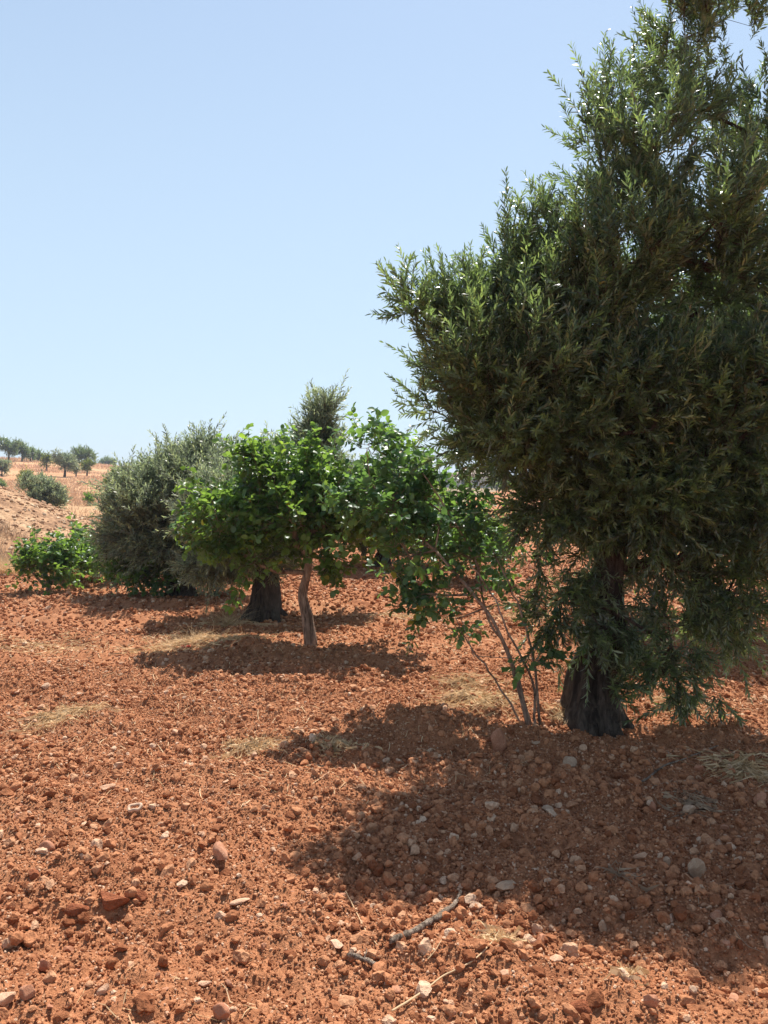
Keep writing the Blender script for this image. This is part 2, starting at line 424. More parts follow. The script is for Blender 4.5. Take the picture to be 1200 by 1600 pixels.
# single stones that stand out
stone_protos = []
srng = np.random.default_rng(77)
for k in range(14):
    fl = [.55, .8, .4][k % 3]
    V, T = rock(3, srng, 12 if k % 2 else 8, .03, fl)
    stone_protos.append((V, T, fl))
stone_me = {}
def stone_mesh(k, mat):
    if (k, mat) not in stone_me:
        V, T, fl = stone_protos[k]; stone_me[(k, mat)] = np_mesh('stone', V, T, None, M[mat], None, True)
        stone_me[(k, mat)].set_sharp_from_angle(angle=R(32))
    return stone_me[(k, mat)]
stone_src = {}
def place_stone(p, size, k, mat, label, group=None, name='stone', rz=None, sc=(1, 1, 1), sink=.1, cat='stone', tilt=(0, 0)):
    if (name, mat, k) in stone_src:
        o = stone_src[(name, mat, k)].copy(); COL.objects.link(o)
    else:
        o = link(name, stone_mesh(k, mat)); stone_src[(name, mat, k)] = o
    o.location = (p[0], p[1], p[2] + size * sc[2] * (stone_protos[k][2] * .7 - sink))
    o.rotation_euler = (tilt[0], tilt[1], random.uniform(0, 6.28) if rz is None else rz)
    o.scale = (size * sc[0], size * sc[1], size * sc[2])
    if 'group' in o: del o['group']
    return tag(o, label, cat, group)
# (px, py, half width px, shape, material, label)
SPEC = [
    (1091, 1369, 19, 1, 'stone_grey', 'smooth pale oval cobble standing out in the shade at the right edge, the largest there', (1, .75, 1.1)),
    (1077, 1272, 14, 4, 'stone_grey', 'pale rounded cobble beside the dry weeds in the big olive shade', (1, .8, 1)),
    (890, 1196, 14, 7, 'stone_grey', 'round grey-tan cobble in the shade straight below the big olive trunk', (1, .9, .9)),
    (780, 1170, 17, 10, 'stone_red', 'upright orange-tinted stone in the shade by the foot of the sapling', (1, .7, 1.5)),
    (1001, 1343, 14, 3, 'stone_pale', 'angular tan stone right above the largest oval cobble in the shade', (1, .7, .8)),
    (1120, 1437, 11, 7, 'stone_red', 'pinkish rounded stone in the shade below the largest oval cobble', (1, .9, 1.2)),
    (942, 1457, 11, 10, 'stone_grey', 'grey upright cobble half in sun among pebbles right of the stick', (.8, .8, 1.4)),
    (790, 1525, 11, 4, 'stone_pale', 'peach stone with a flat sunlit top near the bottom middle', (1, .8, .8)),
    (868, 1503, 14, 5, 'stone_pale', 'flattish peach stone standing on a red clod near the bottom middle', (1, .7, .8)),
    (527, 1482, 16, 9, 'stone_pale', 'squarish bright peach slab left of the small broken stick', (1, 1, .8)),
    (375, 1411, 17, 2, 'stone_pale', 'thin flat pale flake lying flat in the left middle of the sunlit soil', (1, .6, .7)),
    (168, 1233, 15, 8, 'stone_pale', 'flat pale chip lying up-left of the ring-shaped rind', (1, .6, .7)),
    (73, 1334, 16, 10, 'stone_red', 'rounded reddish stone in the sun near the left edge, standing alone', (1, .8, 1)),
    (346, 1338, 27, 6, 'stone_red', 'long dark red rock tilted up with its underside in shadow', (1.1, .55, .8)),
    (40, 1560, 16, 1, 'stone_red', 'rounded stone in the bottom left corner beside a larger pale one', (1, .9, 1)),
    (10, 1568, 17, 4, 'stone_pale', 'pale rounded stone cut by the left edge in the bottom corner', (1, .9, 1)),
    (162, 1555, 12, 13, 'stone_pale', 'small smooth peach pebble near the bottom edge left of the middle', (1, .7, .9)),
    (70, 1515, 13, 1, 'stone_red', 'rounded brown-red stone below the dark hollow at lower left', (1, .8, 1)),
    (320, 1540, 13, 8, 'stone_pale', 'flat pale stone among the gravel at the bottom left', (1, .7, .8)),
    (345, 1588, 18, 10, 'stone_red', 'large red stone cut by the bottom edge of the frame', (1, .8, 1)),
    (1015, 1575, 20, 9, 'stone_red', 'brick-red wedge-shaped stone standing upright at the bottom right', (.7, .6, 1.6)),
    (905, 1590, 24, 3, 'earth', 'big pointed lump of red earth at the bottom edge right of the middle', (1, .8, 1.2)),
    (465, 1103, 8, 2, 'stone_pale', 'whitish stone below the shadow of the pistachio tree', (1, .7, .8)),
    (1120, 1003, 14, 5, 'stone_pale', 'flat light stone in the sunlit strip right of the big olive trunk', (1.3, .6, .5)),
    (972, 1128, 7, 7, 'stone_pale', 'small orange-tan cobble touching the foot of the big olive trunk', (1, .9, 1)),
    (838, 1163, 10, 8, 'stone_grey', 'flat grey stone at the foot of the sapling stems', (1.2, .7, .5)),
    (1042, 1358, 8, 1, 'stone_grey', 'small grey pebble just left of the largest oval cobble', (1, .9, 1)),
    (718, 1386, 10, 8, 'stone_pale', 'flat whitish chip just above the upper tip of the long stick', (1.2, .7, .5)),
    (662, 1395, 9, 7, 'stone_red', 'upright rusty pebble in the shade left of the long stick tip', (.8, .7, 1.4)),
    (790, 1395, 17, 4, 'stone_grey', 'wide dusty grey stone at the edge of the big olive shade', (1.2, .8, .7)),
    (845, 1475, 13, 10, 'stone_red', 'rounded red-pink stone beside its twin right of the long stick', (1, .8, .9)),
    (855, 1270, 12, 4, 'stone_grey', 'dull brown cobble in the middle of the big olive shade', (1, .8, .7)),
    (1190, 1255, 14, 1, 'stone_red', 'reddish cobble at the right edge under the dry grass tuft', (1, .8, .9)),
    (1093, 1205, 10, 7, 'stone_red', 'brown-red cobble in the shade left of the dry grass tuft', (1, .8, 1)),
    (1071, 1125, 10, 4, 'stone_red', 'rounded stone beneath the hanging olive shoots', (1, .9, 1)),
    (1020, 1268, 10, 10, 'stone_red', 'rust-coloured cobble left of the pale one by the dry weeds', (1, .8, 1)),
]
for (px, py, hw, k, mat, lab, sc) in SPEC:
    p = G(px, py); s = hw / F * p[1]
    place_stone(p, s, k, mat, lab, None, 'earth_lump' if mat == 'earth' else 'stone', None, sc, .12, 'earth lump' if mat == 'earth' else 'stone')
def in_shade(p): return p[0] > -.2 + (p[1] - 3.6) * .5 and 2.9 < p[1] < 5.0 and p[0] > .1
n_st = 0; prng = random.Random(3); taken = [G(s[0], s[1])[:2] for s in SPEC]
while n_st < 150:
    px = prng.uniform(-10, 1210); py = 1045 + 560 * prng.random() ** .8
    p = G(px, py)
    if any(abs(t[0] - p[0]) + abs(t[1] - p[1]) < .07 for t in taken): continue
    taken.append(p[:2])
    s = (.0085 + .018 * prng.random() ** 3.2) * (1 + .10 * (p[1] - 3)); kd = prng.random(); sh = in_shade(p)
    mat = 'stone_pale' if kd < .28 else ('stone_red' if kd < .85 or not sh else 'stone_grey')
    if mat == 'stone_grey':
        lab = 'small grey stone lying loose on the soil shaded by the big olive'; grp = 'small grey stones in the shade'
    elif sh:
        lab = 'small %s stone lying loose on the soil shaded by the big olive' % ('pale peach' if mat == 'stone_pale' else 'brown-red'); grp = 'small stones in the olive shade'
    elif p[1] < 3.3:
        lab = 'small %s stone lying loose on the nearest sunlit soil' % ('pale peach' if mat == 'stone_pale' else 'rust-red'); grp = 'small stones on the near sunlit soil'
    else:
        lab = 'small %s stone lying loose on the sunlit soil further off' % ('pale peach' if mat == 'stone_pale' else 'rust-red'); grp = 'small stones on the farther sunlit soil'
    place_stone(p, s, prng.randrange(14), mat, lab, grp, 'stone', None, (1, prng.uniform(.6, 1), prng.uniform(.6, 1.1)), .15)
    n_st += 1
# crumbly earth lumps by the hollow at lower left
for (px, py, hw, sc, lab) in [(175, 1412, 36, (1, .7, .8), 'largest crumbly red earth lump beside a dark hollow at lower left'),
                              (120, 1425, 22, (1, .8, .7), 'crumbly earth lump left of the largest one at lower left'),
                              (215, 1405, 17, (1, .8, 1), 'crumbly earth lump right of the largest one at lower left'),
                              (52, 1370, 14, (1, .8, .8), 'dark crumbly clod near the left edge below the lone reddish stone')]:
    p = G(px, py); place_stone(p, hw / F * p[1], [0, 3, 6, 12][int(hw) % 4], 'earth', lab, 'crumbly earth lumps at lower left', 'earth_lump', None, sc, .2, 'earth lump')

# ------------------------------------------------------------------ leaves
def leaf_geo(kind):
    if kind == 'olive':
        V = np.array([(0, 0, 0), (-.5, .32, .05), (.5, .32, .05), (-.42, .68, .04), (.42, .68, .04), (0, 1, -.06)], float)
        return V, np.array([(0, 2, 1), (3, 4, 5)]), np.array([(1, 2, 4, 3)])
    if kind == 'round':
        V = np.array([(0, 0, 0), (-.42, .20, .10), (.42, .20, .10), (-.52, .52, .12), (.52, .52, .12), (-.33, .82, .04), (.33, .82, .04),
                      (0, .25, 0), (0, .55, 0), (0, .85, -.04), (0, 1, -.10)], float)
        T = np.array([(0, 7, 1), (0, 2, 7), (5, 9, 10), (9, 6, 10)]); Qd = np.array([(1, 7, 8, 3), (7, 2, 4, 8), (3, 8, 9, 5), (8, 4, 6, 9)])
        return V, T, Qd
    V = np.array([(0, 0, 0), (-.5, .45, .1), (.5, .45, .1), (0, 1, 0)], float)
    return V, np.zeros((0, 3), int), np.array([(0, 2, 3, 1)])
def put_leaves(bag, kind, B, A, Nn, L, W, tone):
    V, T, Qd = leaf_geo(kind); A = nrm(A)
    Xa = nrm(np.cross(A, Nn)); Z = np.cross(Xa, A); n = len(B)
    W3 = (B[:, None] + Xa[:, None] * (V[None, :, 0:1] * W[:, None, None]) + A[:, None] * (V[None, :, 1:2] * L[:, None, None])
          + Z[:, None] * (V[None, :, 2:3] * L[:, None, None]))
    off = (np.arange(n) * len(V))[:, None, None]
    bag.add(W3.reshape(-1, 3), (T[None] + off).reshape(-1, 3) if len(T) else None, (Qd[None] + off).reshape(-1, 4), np.repeat(tone, len(V)))

def rest(*a): pass
def ell(px, py, d, rx, ry, rz, w=1., lift=.6):
    """crown mass: centre, radii in metres, share of the shoots, how much its shoots point up"""
    return (P(px, py, d), np.array([rx, ry, rz]), w, lift)

def grow(rng, trunk, ells, n_attr, jit=.12, seg=.22, surf=.42):
    """branch skeleton: limbs to every crown mass, then each twig joins its nearest branch"""
    pos_, par = [np.array(t, float) for t in trunk], list(range(-1, len(trunk) - 1))
    top = len(trunk) - 1
    nodes = np.zeros((60000, 3)); nodes[:len(pos_)] = pos_; cnt = len(pos_)
    startidx = max(1, int(len(trunk) * .6))
    def connect(p, lo):
        nonlocal cnt
        dd = nodes[lo:cnt] - p; dist = np.sqrt((dd ** 2).sum(1)) + np.maximum(dd[:, 2], 0) * .5
        q = lo + int(np.argmin(dist)); L = np.linalg.norm(nodes[q] - p); k = max(1, int(L / seg)); a = nodes[q].copy(); prev = q
        sag = rng.normal(0, jit * min(L, 1.), 3)
        for j in range(1, k + 1):
            t = j / k; w = a + (p - a) * t + sag * math.sin(math.pi * t) + (rng.normal(0, .012, 3) if j < k else 0)
            nodes[cnt] = w; par.append(prev); prev = cnt; cnt += 1
        return prev
    cs = sorted(range(len(ells)), key=lambda i: np.linalg.norm(ells[i][0] - nodes[top]))
    for i in cs: connect(ells[i][0], startidx)
    wts = np.array([e[2] * (e[1][0] * e[1][1] * e[1][2]) ** .67 for e in ells]); wts /= wts.sum()
    which = rng.choice(len(ells), n_attr, p=wts)
    C = np.array([e[0] for e in ells])[which]; Rr = np.array([e[1] for e in ells])[which]
    u = nrm(rng.normal(size=(n_attr, 3))); pts = C + Rr * u * (rng.random(n_attr) ** surf)[:, None]
    order = np.argsort(np.linalg.norm(pts - nodes[top], axis=1))
    tips = []
    for i in order: tips.append(connect(pts[i], startidx))
    par = np.array(par); Nd = nodes[:cnt].copy()
    load = np.zeros(cnt); tp = np.array(tips); load[tp] += 1
    for i in range(cnt - 1, 0, -1):
        load[par[i]] += load[i]
    return Nd, par, load, tp, C[order], Rr[order], np.array([e[3] for e in ells])[which][order]

def make_tree(name, label, cat, group, rng, root, trunk, trunk_r, ells, n_attr, shoots, leaf, leafmat, bark, twig_r=.003, twig_max=.05,
              sides=14, shoot_len=(.14, .34), leaf_len=(.045, .07), leaf_w=.19, gap=.016, flare=1.5, jit=.12, up=None, rough=.10, lobes=.0,
              extra=None, surf=.42, droop=.0, outw=.7, split=False, zmin=.04):
    r = empty(name, root); tag(r, label, cat, group)
    sk = .42 * sum(shoot_len) / 2 + leaf_len[1] * .45
    ells = [(c, np.maximum(q - sk, q * .45), w_, l_) for c, q, w_, l_ in ells]
    tr = curve(trunk, 80)
    Nd, par, load, tips, C, Rr, lift = grow(rng, curve(trunk, 9), ells, n_attr, jit, surf=surf)
    # trunk, with its flared foot
    t = np.linspace(0, 1, 80); rad = trunk_r * (1 - .52 * t) * (1 + (flare - 1) * np.exp(-t * 9))
    b = Bag(); V, T, Qd = tube(tr, rad, sides * 4, rough, int(rng.integers(99)), lobes); b.add(V, T, Qd, None)
    if extra: extra(b)
    b.build('trunk', M[bark], r, root)
    # limbs and twigs
    e = np.arange(9, len(Nd)); e = e[par[e] >= 5]; a = Nd[par[e]]; c = Nd[e]
    dt = np.linalg.norm(Nd - Nd[8], axis=1); rr = np.minimum(twig_r * np.sqrt(load), trunk_r * .62) * (1 - .72 * np.clip(dt / max(dt.max() * .8, .01), 0, 1)) + twig_r * .3; mc = np.zeros(len(Nd)); np.maximum.at(mc, par[1:], rr[1:])
    ra = rr[e]; rb = np.where(mc[e] > 0, np.minimum(mc[e], rr[e]), rr[e] * .4)
    b = Bag(); big = ra > twig_r * 4
    for s, sd in ((big, 8), (~big, 4)):
        if s.any(): V, Qd = frusta(a[s], c[s], ra[s], rb[s], sd); b.add(V, None, Qd)
    # shoots and their leaves
    n = len(tips) * shoots; ti = np.repeat(np.arange(len(tips)), shoots)
    out = nrm((Nd[tips][ti] - C[ti]) / Rr[ti]); li = lift[ti][:, None]
    D = nrm(out * outw + np.array([0, 0, 1.]) * li + rng.normal(size=(n, 3)) * .42)
    O = Nd[tips][ti] + rng.normal(size=(n, 3)) * .035 * (shoot_len[1] / .3)
    L = rng.uniform(*shoot_len, n) * np.where(rng.random(n) < (.14 if leaf == 'round' else .08), 1.9 if leaf == 'round' else 1.5, 1)
    bend = np.stack([rng.normal(0, .12, n), rng.normal(0, .12, n), rng.normal(.06, .12, n) - droop], 1)
    def at(idx, s): return O[idx] + D[idx] * (L[idx] * s)[:, None] + bend[idx] * (L[idx] * s * s)[:, None]
    al = np.arange(n)
    s0, s1, s2 = at(al, np.zeros(n)), at(al, np.full(n, .5)), at(al, np.ones(n))
    w = twig_r * .55
    V, Qd = frusta(Nd[tips][ti], s1, np.full(n, w * 1.2), np.full(n, w), 3); b.add(V, None, Qd)
    V, Qd = frusta(s1, s2, np.full(n, w), np.full(n, w * .5), 3); b.add(V, None, Qd)
    b.build('branches', M['twig'] if bark == 'bark_olive' else M[bark], r, root)
    cb = Bag(); st = rng.beta(2.2, 2.6, n) * .80
    if leaf in ('olive', 'far'):
        K = int(shoot_len[1] * 1.5 / gap)
        idx = np.repeat(al, K); kk = np.tile(np.arange(K), n); s = (kk + .8) * gap / L[idx]; ok = s < 1.03
        idx, kk, s = idx[ok], kk[ok], s[ok]
        for side in (1, -1):
            m = len(idx); base_ = at(idx, s)
            tan = nrm(D[idx] + 2 * bend[idx] * s[:, None])
            ref = nrm(np.cross(tan, np.array([.3, .2, 1.]) + 0 * tan)); ref2 = np.cross(tan, ref)
            ph = (kk % 2) * math.pi / 2 + rng.normal(0, .35, m)
            sd = (ref * np.cos(ph)[:, None] + ref2 * np.sin(ph)[:, None]) * side
            op = rng.uniform(.6, 1.35, m)[:, None] * (1.25 - .6 * s[:, None])
            A = nrm(tan + sd * op + rng.normal(size=(m, 3)) * .2 + np.array([0, 0, -.06]))
            Nn = nrm(tan - sd * .3 + rng.normal(size=(m, 3)) * .35)
            Ll = rng.uniform(*leaf_len, m) * (1 - .35 * np.clip(s, 0, 1) ** 3) * (.7 + .5 * np.minimum(1, s * 5))
            tn = np.clip(st[idx] + rng.normal(0, .17, m) + .12 * (s > .8), 0, .93); tn[rng.random(m) < .006] = 1.
            kp = (rng.random(m) < .93) & (base_[:, 2] > root[2] + zmin)
            put_leaves(cb, leaf, base_[kp], A[kp], Nn[kp], Ll[kp], (Ll * leaf_w * rng.uniform(.8, 1.2, m))[kp], tn[kp])
    else:                                   # compound leaves of three to five rounded leaflets
        K = int(shoot_len[1] * 1.9 / gap)
        idx = np.repeat(al, K); kk = np.tile(np.arange(K), n); s = (kk + 1) * gap / L[idx]; ok = s < 1.05
        idx, kk, s = idx[ok], kk[ok], s[ok]; m = len(idx)
        base_ = at(idx, s); tan = nrm(D[idx] + 2 * bend[idx] * s[:, None])
        ref = nrm(np.cross(tan, np.array([.3, .2, 1.]) + 0 * tan)); ref2 = np.cross(tan, ref)
        ph = kk * 2.4 + rng.normal(0, .3, m) + idx
        sd = ref * np.cos(ph)[:, None] + ref2 * np.sin(ph)[:, None]
        pet = nrm(tan * .6 + sd + rng.normal(size=(m, 3)) * .15 + np.array([0, 0, .1])); pl = rng.uniform(.35, .7, m) * leaf_len[1]
        tip = base_ + pet * pl[:, None] + np.array([0, 0, -.006]); face = nrm(np.array([0, 0, .8]) + rng.normal(size=(m, 3)) * .45 - pet * .2)
        V, Qd = frusta(base_, tip, np.full(m, twig_r * .3), np.full(m, twig_r * .25), 3)
        cb.add(V, None, Qd, np.full(len(V), .8))
        lat = nrm(np.cross(pet, face))
        for da, sc, bk in ((0, 1.08, 0), (1.15, .85, .05), (-1.15, .85, .05)):
            Ad = nrm(pet * math.cos(da) + lat * math.sin(da) + np.array([0, 0, -.22]) + rng.normal(size=(m, 3)) * .12)
            Ll = rng.uniform(*leaf_len, m) * sc * np.clip(.55 + s * .8, .6, 1)
            Nn = nrm(face + rng.normal(size=(m, 3)) * .32)
            tn = np.clip(st[idx] + rng.normal(0, .10, m) + .15 * (s > .85), 0, .95); tn[rng.random(m) < .012] = 1.
            kp = (rng.random(m) < .94) & (base_[:, 2] > root[2] + zmin)
            put_leaves(cb, leaf, (tip - pet * bk * .2)[kp], Ad[kp], Nn[kp], Ll[kp], (Ll * leaf_w * rng.uniform(.85, 1.12, m))[kp], tn[kp])
    cb.build('crown', M[leafmat], r, root)
    print(name, 'leaf verts', cb.n)
    return r

# ------------------------------------------------------------------ the big olive
def poly(px_list, d):
    """trunk centre line given where its joints stand, at depth d"""
    return [P(q[0], q[1], d) for q in px_list]
def roots(b0, r, n, rng, ln=.35):
    def f(bag):
        for k in range(n):
            a = k * 2 * math.pi / n + rng.uniform(-.3, .3); d = np.array([math.cos(a), math.sin(a), 0])
            l = ln * rng.uniform(.7, 1.2)
            pts = [b0 + d * r * .3 + np.array([0, 0, .28]), b0 + d * r * .85 + np.array([0, 0, .12]), b0 + d * (r + l * .35) + np.array([0, 0, .02]), b0 + d * (r + l) + np.array([0, 0, -.08])]
            V, T, Q = tube(curve(pts, 30), np.linspace(r * .50, r * .16, 30), 32, .3, k + 3, .10); bag.add(V, T, Q)
    return f
def root_at(px, d):
    p = base(px, d); return p - np.array([0, 0, .0])
D0 = 5.2
b0 = root_at(932, D0); s_ = b0 - np.array([0, 0, .10])
rg = np.random.default_rng(101)
ells = [
    ell(790, 590, 4.65, .48, .50, .64, 1.2, .9), ell(868, 505, 4.85, .50, .5, .66, 1.0, 1.0), ell(715, 560, 4.7, .30, .3, .38, .95, .7),
    ell(650, 480, 4.65, .19, .2, .20, 1.0, .4), ell(748, 490, 4.8, .27, .3, .28, .9, 1.0), ell(800, 415, 4.9, .20, .25, .34, .75, 1.2),
    ell(860, 370, 4.9, .18, .22, .34, .55, 1.2), ell(700, 640, 4.75, .24, .3, .22, 1., .1),
    ell(960, 430, 4.8, .44, .6, .58, .75, .9), ell(950, 300, 4.8, .28, .35, .42, .6, 1.0), ell(1025, 250, 4.6, .28, .35, .42, .5, .9),
    ell(958, 150, 5.0, .27, .25, .20, .9, .3), ell(935, 220, 4.9, .22, .22, .26, .75, .9), ell(1060, 165, 5.2, .34, .4, .40, .40, 1.0), ell(1070, 60, 5.2, .30, .30, .40, .6, 1.1),
    ell(1135, 30, 5.3, .30, .35, .45, .5, 1.2), ell(1135, 190, 5.25, .14, .14, .50, .6, .9), ell(1195, 220, 5.3, .34, .5, .45, .36, .8), ell(1110, 420, 5.0, .50, .6, .52, .55, .8),
    ell(1250, 470, 5.2, .55, .8, .80, .5, .6), ell(960, 620, 4.9, .62, .7, .45, 1.4, .5), ell(1130, 640, 4.9, .62, .75, .50, 1.4, .4),
    ell(860, 680, 4.9, .55, .6, .32, 1.4, .2), ell(760, 685, 4.9, .28, .35, .27, 1.1, .1), ell(1000, 770, 5.0, .60, .6, .36, 2.0, 0),
    ell(1170, 790, 5.0, .55, .6, .40, 1.7, -.1), ell(880, 790, 5.1, .40, .4, .30, 1.6, -.2), ell(1290, 680, 5.1, .6, .7, .7, 1.0, .2),
    ell(945, 890, 5.1, .34, .30, .34, .8, -.5), ell(1050, 880, 5.0, .38, .4, .36, .8, -.5), ell(1150, 900, 5.0, .30, .35, .34, .6, -.5), ell(830, 870, 5.15, .22, .2, .28, .42, -.5),
    ell(875, 940, 5.15, .28, .22, .42, .45, -.7), ell(1050, 1010, 5.0, .38, .28, .40, .50, -.6), ell(985, 970, 5.0, .26, .2, .36, .45, -.7), ell(925, 960, 4.95, .18, .12, .34, .42, -.7), ell(880, 1020, 5.2, .20, .15, .26, .32, -.5), ell(1120, 960, 5.1, .28, .2, .36, .5, -.6),
    ell(1090, 1060, 5.05, .32, .2, .28, .55, -.3), ell(1010, 1055, 5.0, .24, .2, .28, .42, -.2), ell(955, 1065, 4.95, .16, .12, .24, .6, .3),
    ell(1125, 340, 4.55, .36, .40, .36, .3, .8), ell(1260, 270, 4.9, .5, .6, .6, .3, .6), ell(1420, 420, 5.2, .8, .9, .9, .6, .5),
    ell(1150, -100, 5.3, .42, .5, .50, .45, 1.0), ell(1370, 100, 5.2, .6, .7, .8, .4, .8),
]
trunk = [s_, b0 + np.array([-.01, 0, .25]), P(945, 1000, D0), P(950, 900, D0), P(965, 800, D0), P(975, 720, D0 + .05)]
make_tree('olive_tree', 'tall dense olive tree filling the right side, shoots hanging round its flared trunk', 'olive tree',
    None, rg, b0, trunk, .145, ells, 2050, 7, 'olive', 'olive', 'bark_olive', .0026, sides=20, flare=1.75,
    extra=roots(b0, .125, 7, rg, .14), rough=.30, lobes=.13, jit=.10, leaf_len=(.040, .063), leaf_w=.19, gap=.0140, shoot_len=(.11, .30))

# second olive, behind to the right: a dark trunk under the hanging shoots
D1 = 8.3; b1 = root_at(1095, D1)
ells = [ell(1095, 740, D1, 1.1, 1.0, .75, 1, .5), ell(1240, 640, D1 + .3, 1.1, 1.0, 1.0, 1, .6), ell(1010, 700, D1 + .3, .8, .8, .7, 1, .5), ell(1150, 830, D1, .6, .6, .25, .8, -.3),
        ell(1120, 560, D1 + .2, .9, .9, .8, .8, .8)]
make_tree('olive_tree', 'olive tree behind the tall one at the right, its dark trunk showing below the foliage', 'olive tree', None,
    np.random.default_rng(102), b1, [b1 - np.array([0, 0, .1]), b1 + np.array([0, 0, .4]), P(1097, 860, D1), P(1092, 780, D1)], .12, ells, 700, 4, 'olive', 'olive', 'bark_olive',
    .005, leaf_len=(.07, .10), leaf_w=.21, gap=.026, rough=.15, lobes=.08, shoot_len=(.18, .4))

# olive with the dark trunk behind the pistachio tree
D2 = 9.2; b2 = root_at(412, D2)
ells = [ell(400, 780, D2 + .2, .75, .8, .45, 1.2, .5), ell(470, 770, D2 + .3, .7, .7, .5, 1.1, .6), ell(385, 850, D2, .7, .7, .35, 1, -.1), ell(497, 700, D2 + .2, .34, .3, .40, 1.3, 1.0),
        ell(498, 650, D2 + .2, .29, .28, .26, 1.0, 1.1), ell(420, 730, D2 + .3, .35, .4, .22, .9, 1.), ell(330, 800, D2, .4, .5, .4, .9, .3), ell(540, 790, D2 + .4, .5, .5, .45, .9, .4), ell(330, 880, D2 - .1, .35, .4, .25, .8, -.5)]
make_tree('olive_tree', 'grey-green olive tree with a thick black trunk and one tall tuft, behind the pistachio tree', 'olive tree', None,
    np.random.default_rng(103), b2, [b2 - np.array([0, 0, .1]), b2 + np.array([.02, 0, .35]), P(418, 890, D2), P(410, 850, D2 + .05)], .185, ells, 1000, 6, 'olive', 'olive_grey', 'bark_olive',
    .004, leaf_len=(.055, .08), leaf_w=.2, gap=.022, rough=.16, lobes=.10, flare=1.35, shoot_len=(.14, .32), extra=roots(b2, .16, 6, np.random.default_rng(4), .2))

# wide grey olive at the left of the row
D3 = 10.8; b3 = root_at(282, D3)
ells = [ell(250, 800, D3, .75, .8, .5, 1.2, .5), ell(300, 760, D3 + .2, .65, .8, .50, 1.2, .8), ell(215, 770, D3, .36, .5, .30, 1, .5), ell(350, 750, D3 + .3, .5, .6, .42, 1, .8),
        ell(215, 840, D3 - .2, .36, .5, .32, 1.2, -.1), ell(270, 850, D3 - .2, .7, .6, .30, 1.0, -.2), ell(330, 860, D3 - .1, .5, .5, .33, 1., -.4), ell(262, 705, D3 + .2, .26, .3, .20, .35, 1.0), ell(318, 708, D3 + .2, .34, .3, .22, .5, 1.0),
        ell(200, 880, D3, .25, .3, .18, .8, -.6), ell(180, 835, D3, .2, .3, .3, .9, .2), ell(380, 800, D3, .4, .5, .5, .9, .2), ell(345, 900, D3 - .2, .22, .2, .26, .35, -.6)]
make_tree('olive_tree', 'wide silvery olive tree at the left end of the row, foliage sweeping the ground', 'olive tree', None,
    np.random.default_rng(104), b3, [b3 - np.array([0, 0, .1]), b3 + np.array([0, 0, .3]), P(284, 880, D3), P(280, 840, D3)], .2, ells, 1000, 6, 'olive', 'olive_grey', 'bark_olive',
    .0045, leaf_len=(.06, .085), leaf_w=.21, gap=.026, rough=.16, lobes=.1, shoot_len=(.16, .40))

# olive further along the row, its thick trunk in the gap
D4 = 14.0; b4 = root_at(598, D4)
ells = [ell(600, 800, D4, 1.1, 1., .75, 1.2, .4), ell(640, 810, D4, .8, .8, .6, 1., .2), ell(560, 810, D4, .8, .8, .6, 1., .2)]
make_tree('olive_tree', 'distant olive tree whose short black trunk shows in the gap between the two pistachios', 'olive tree', None,
    np.random.default_rng(105), b4, [b4 - np.array([0, 0, .1]), b4 + np.array([0, 0, .2]), P(600, 860, D4), P(600, 830, D4)], .17, ells, 500, 4, 'olive', 'olive', 'bark_olive',
    .006, leaf_len=(.09, .12), leaf_w=.22, gap=.035, rough=.15, lobes=.08, shoot_len=(.2, .4))

# ------------------------------------------------------------------ pistachio tree with the pale trunk
DP = 7.6; bp = root_at(487, DP)
ells = [ell(420, 790, DP, .52, .55, .42, 1.0, .5), ell(345, 825, DP, .42, .5, .32, .9, .3), ell(475, 820, DP - .1, .5, .55, .42, .9, .3), ell(545, 800, DP, .50, .5, .42, 1.0, .5),
        ell(405, 735, DP, .30, .4, .24, .8, .8), ell(610, 790, DP, .42, .4, .40, .8, .4), ell(400, 880, DP - .2, .24, .3, .24, .8, -.3), ell(398, 930, DP - .25, .14, .15, .20, .7, -.7),
        ell(520, 870, DP, .3, .35, .24, .6, -.2), ell(480, 755, DP, .35, .4, .24, .7, .7), ell(565, 885, DP, .22, .2, .20, .5, -.5), ell(300, 850, DP, .20, .25, .22, .5, .1),
        ell(630, 740, DP, .26, .3, .26, .7, .8), ell(575, 700, DP, .17, .17, .22, .9, 1.1), ell(592, 690, DP, .12, .12, .14, .8, 1.0), ell(330, 770, DP, .22, .2, .2, .5, .7)]
make_tree('pistachio_tree', 'bright green pistachio tree with a leaning pale trunk in the middle of the field', 'pistachio tree', None,
    np.random.default_rng(106), bp, [bp - np.array([0, 0, .08]), P(480, 965, DP), P(473, 930, DP), P(480, 895, DP), P(486, 850, DP)], .062, ells, 300, 3, 'round', 'pist', 'bark_pist',
    .0052, leaf_len=(.048, .078), leaf_w=.68, gap=.028, flare=1.25, sides=10, rough=.08, shoot_len=(.10, .24), surf=.5)

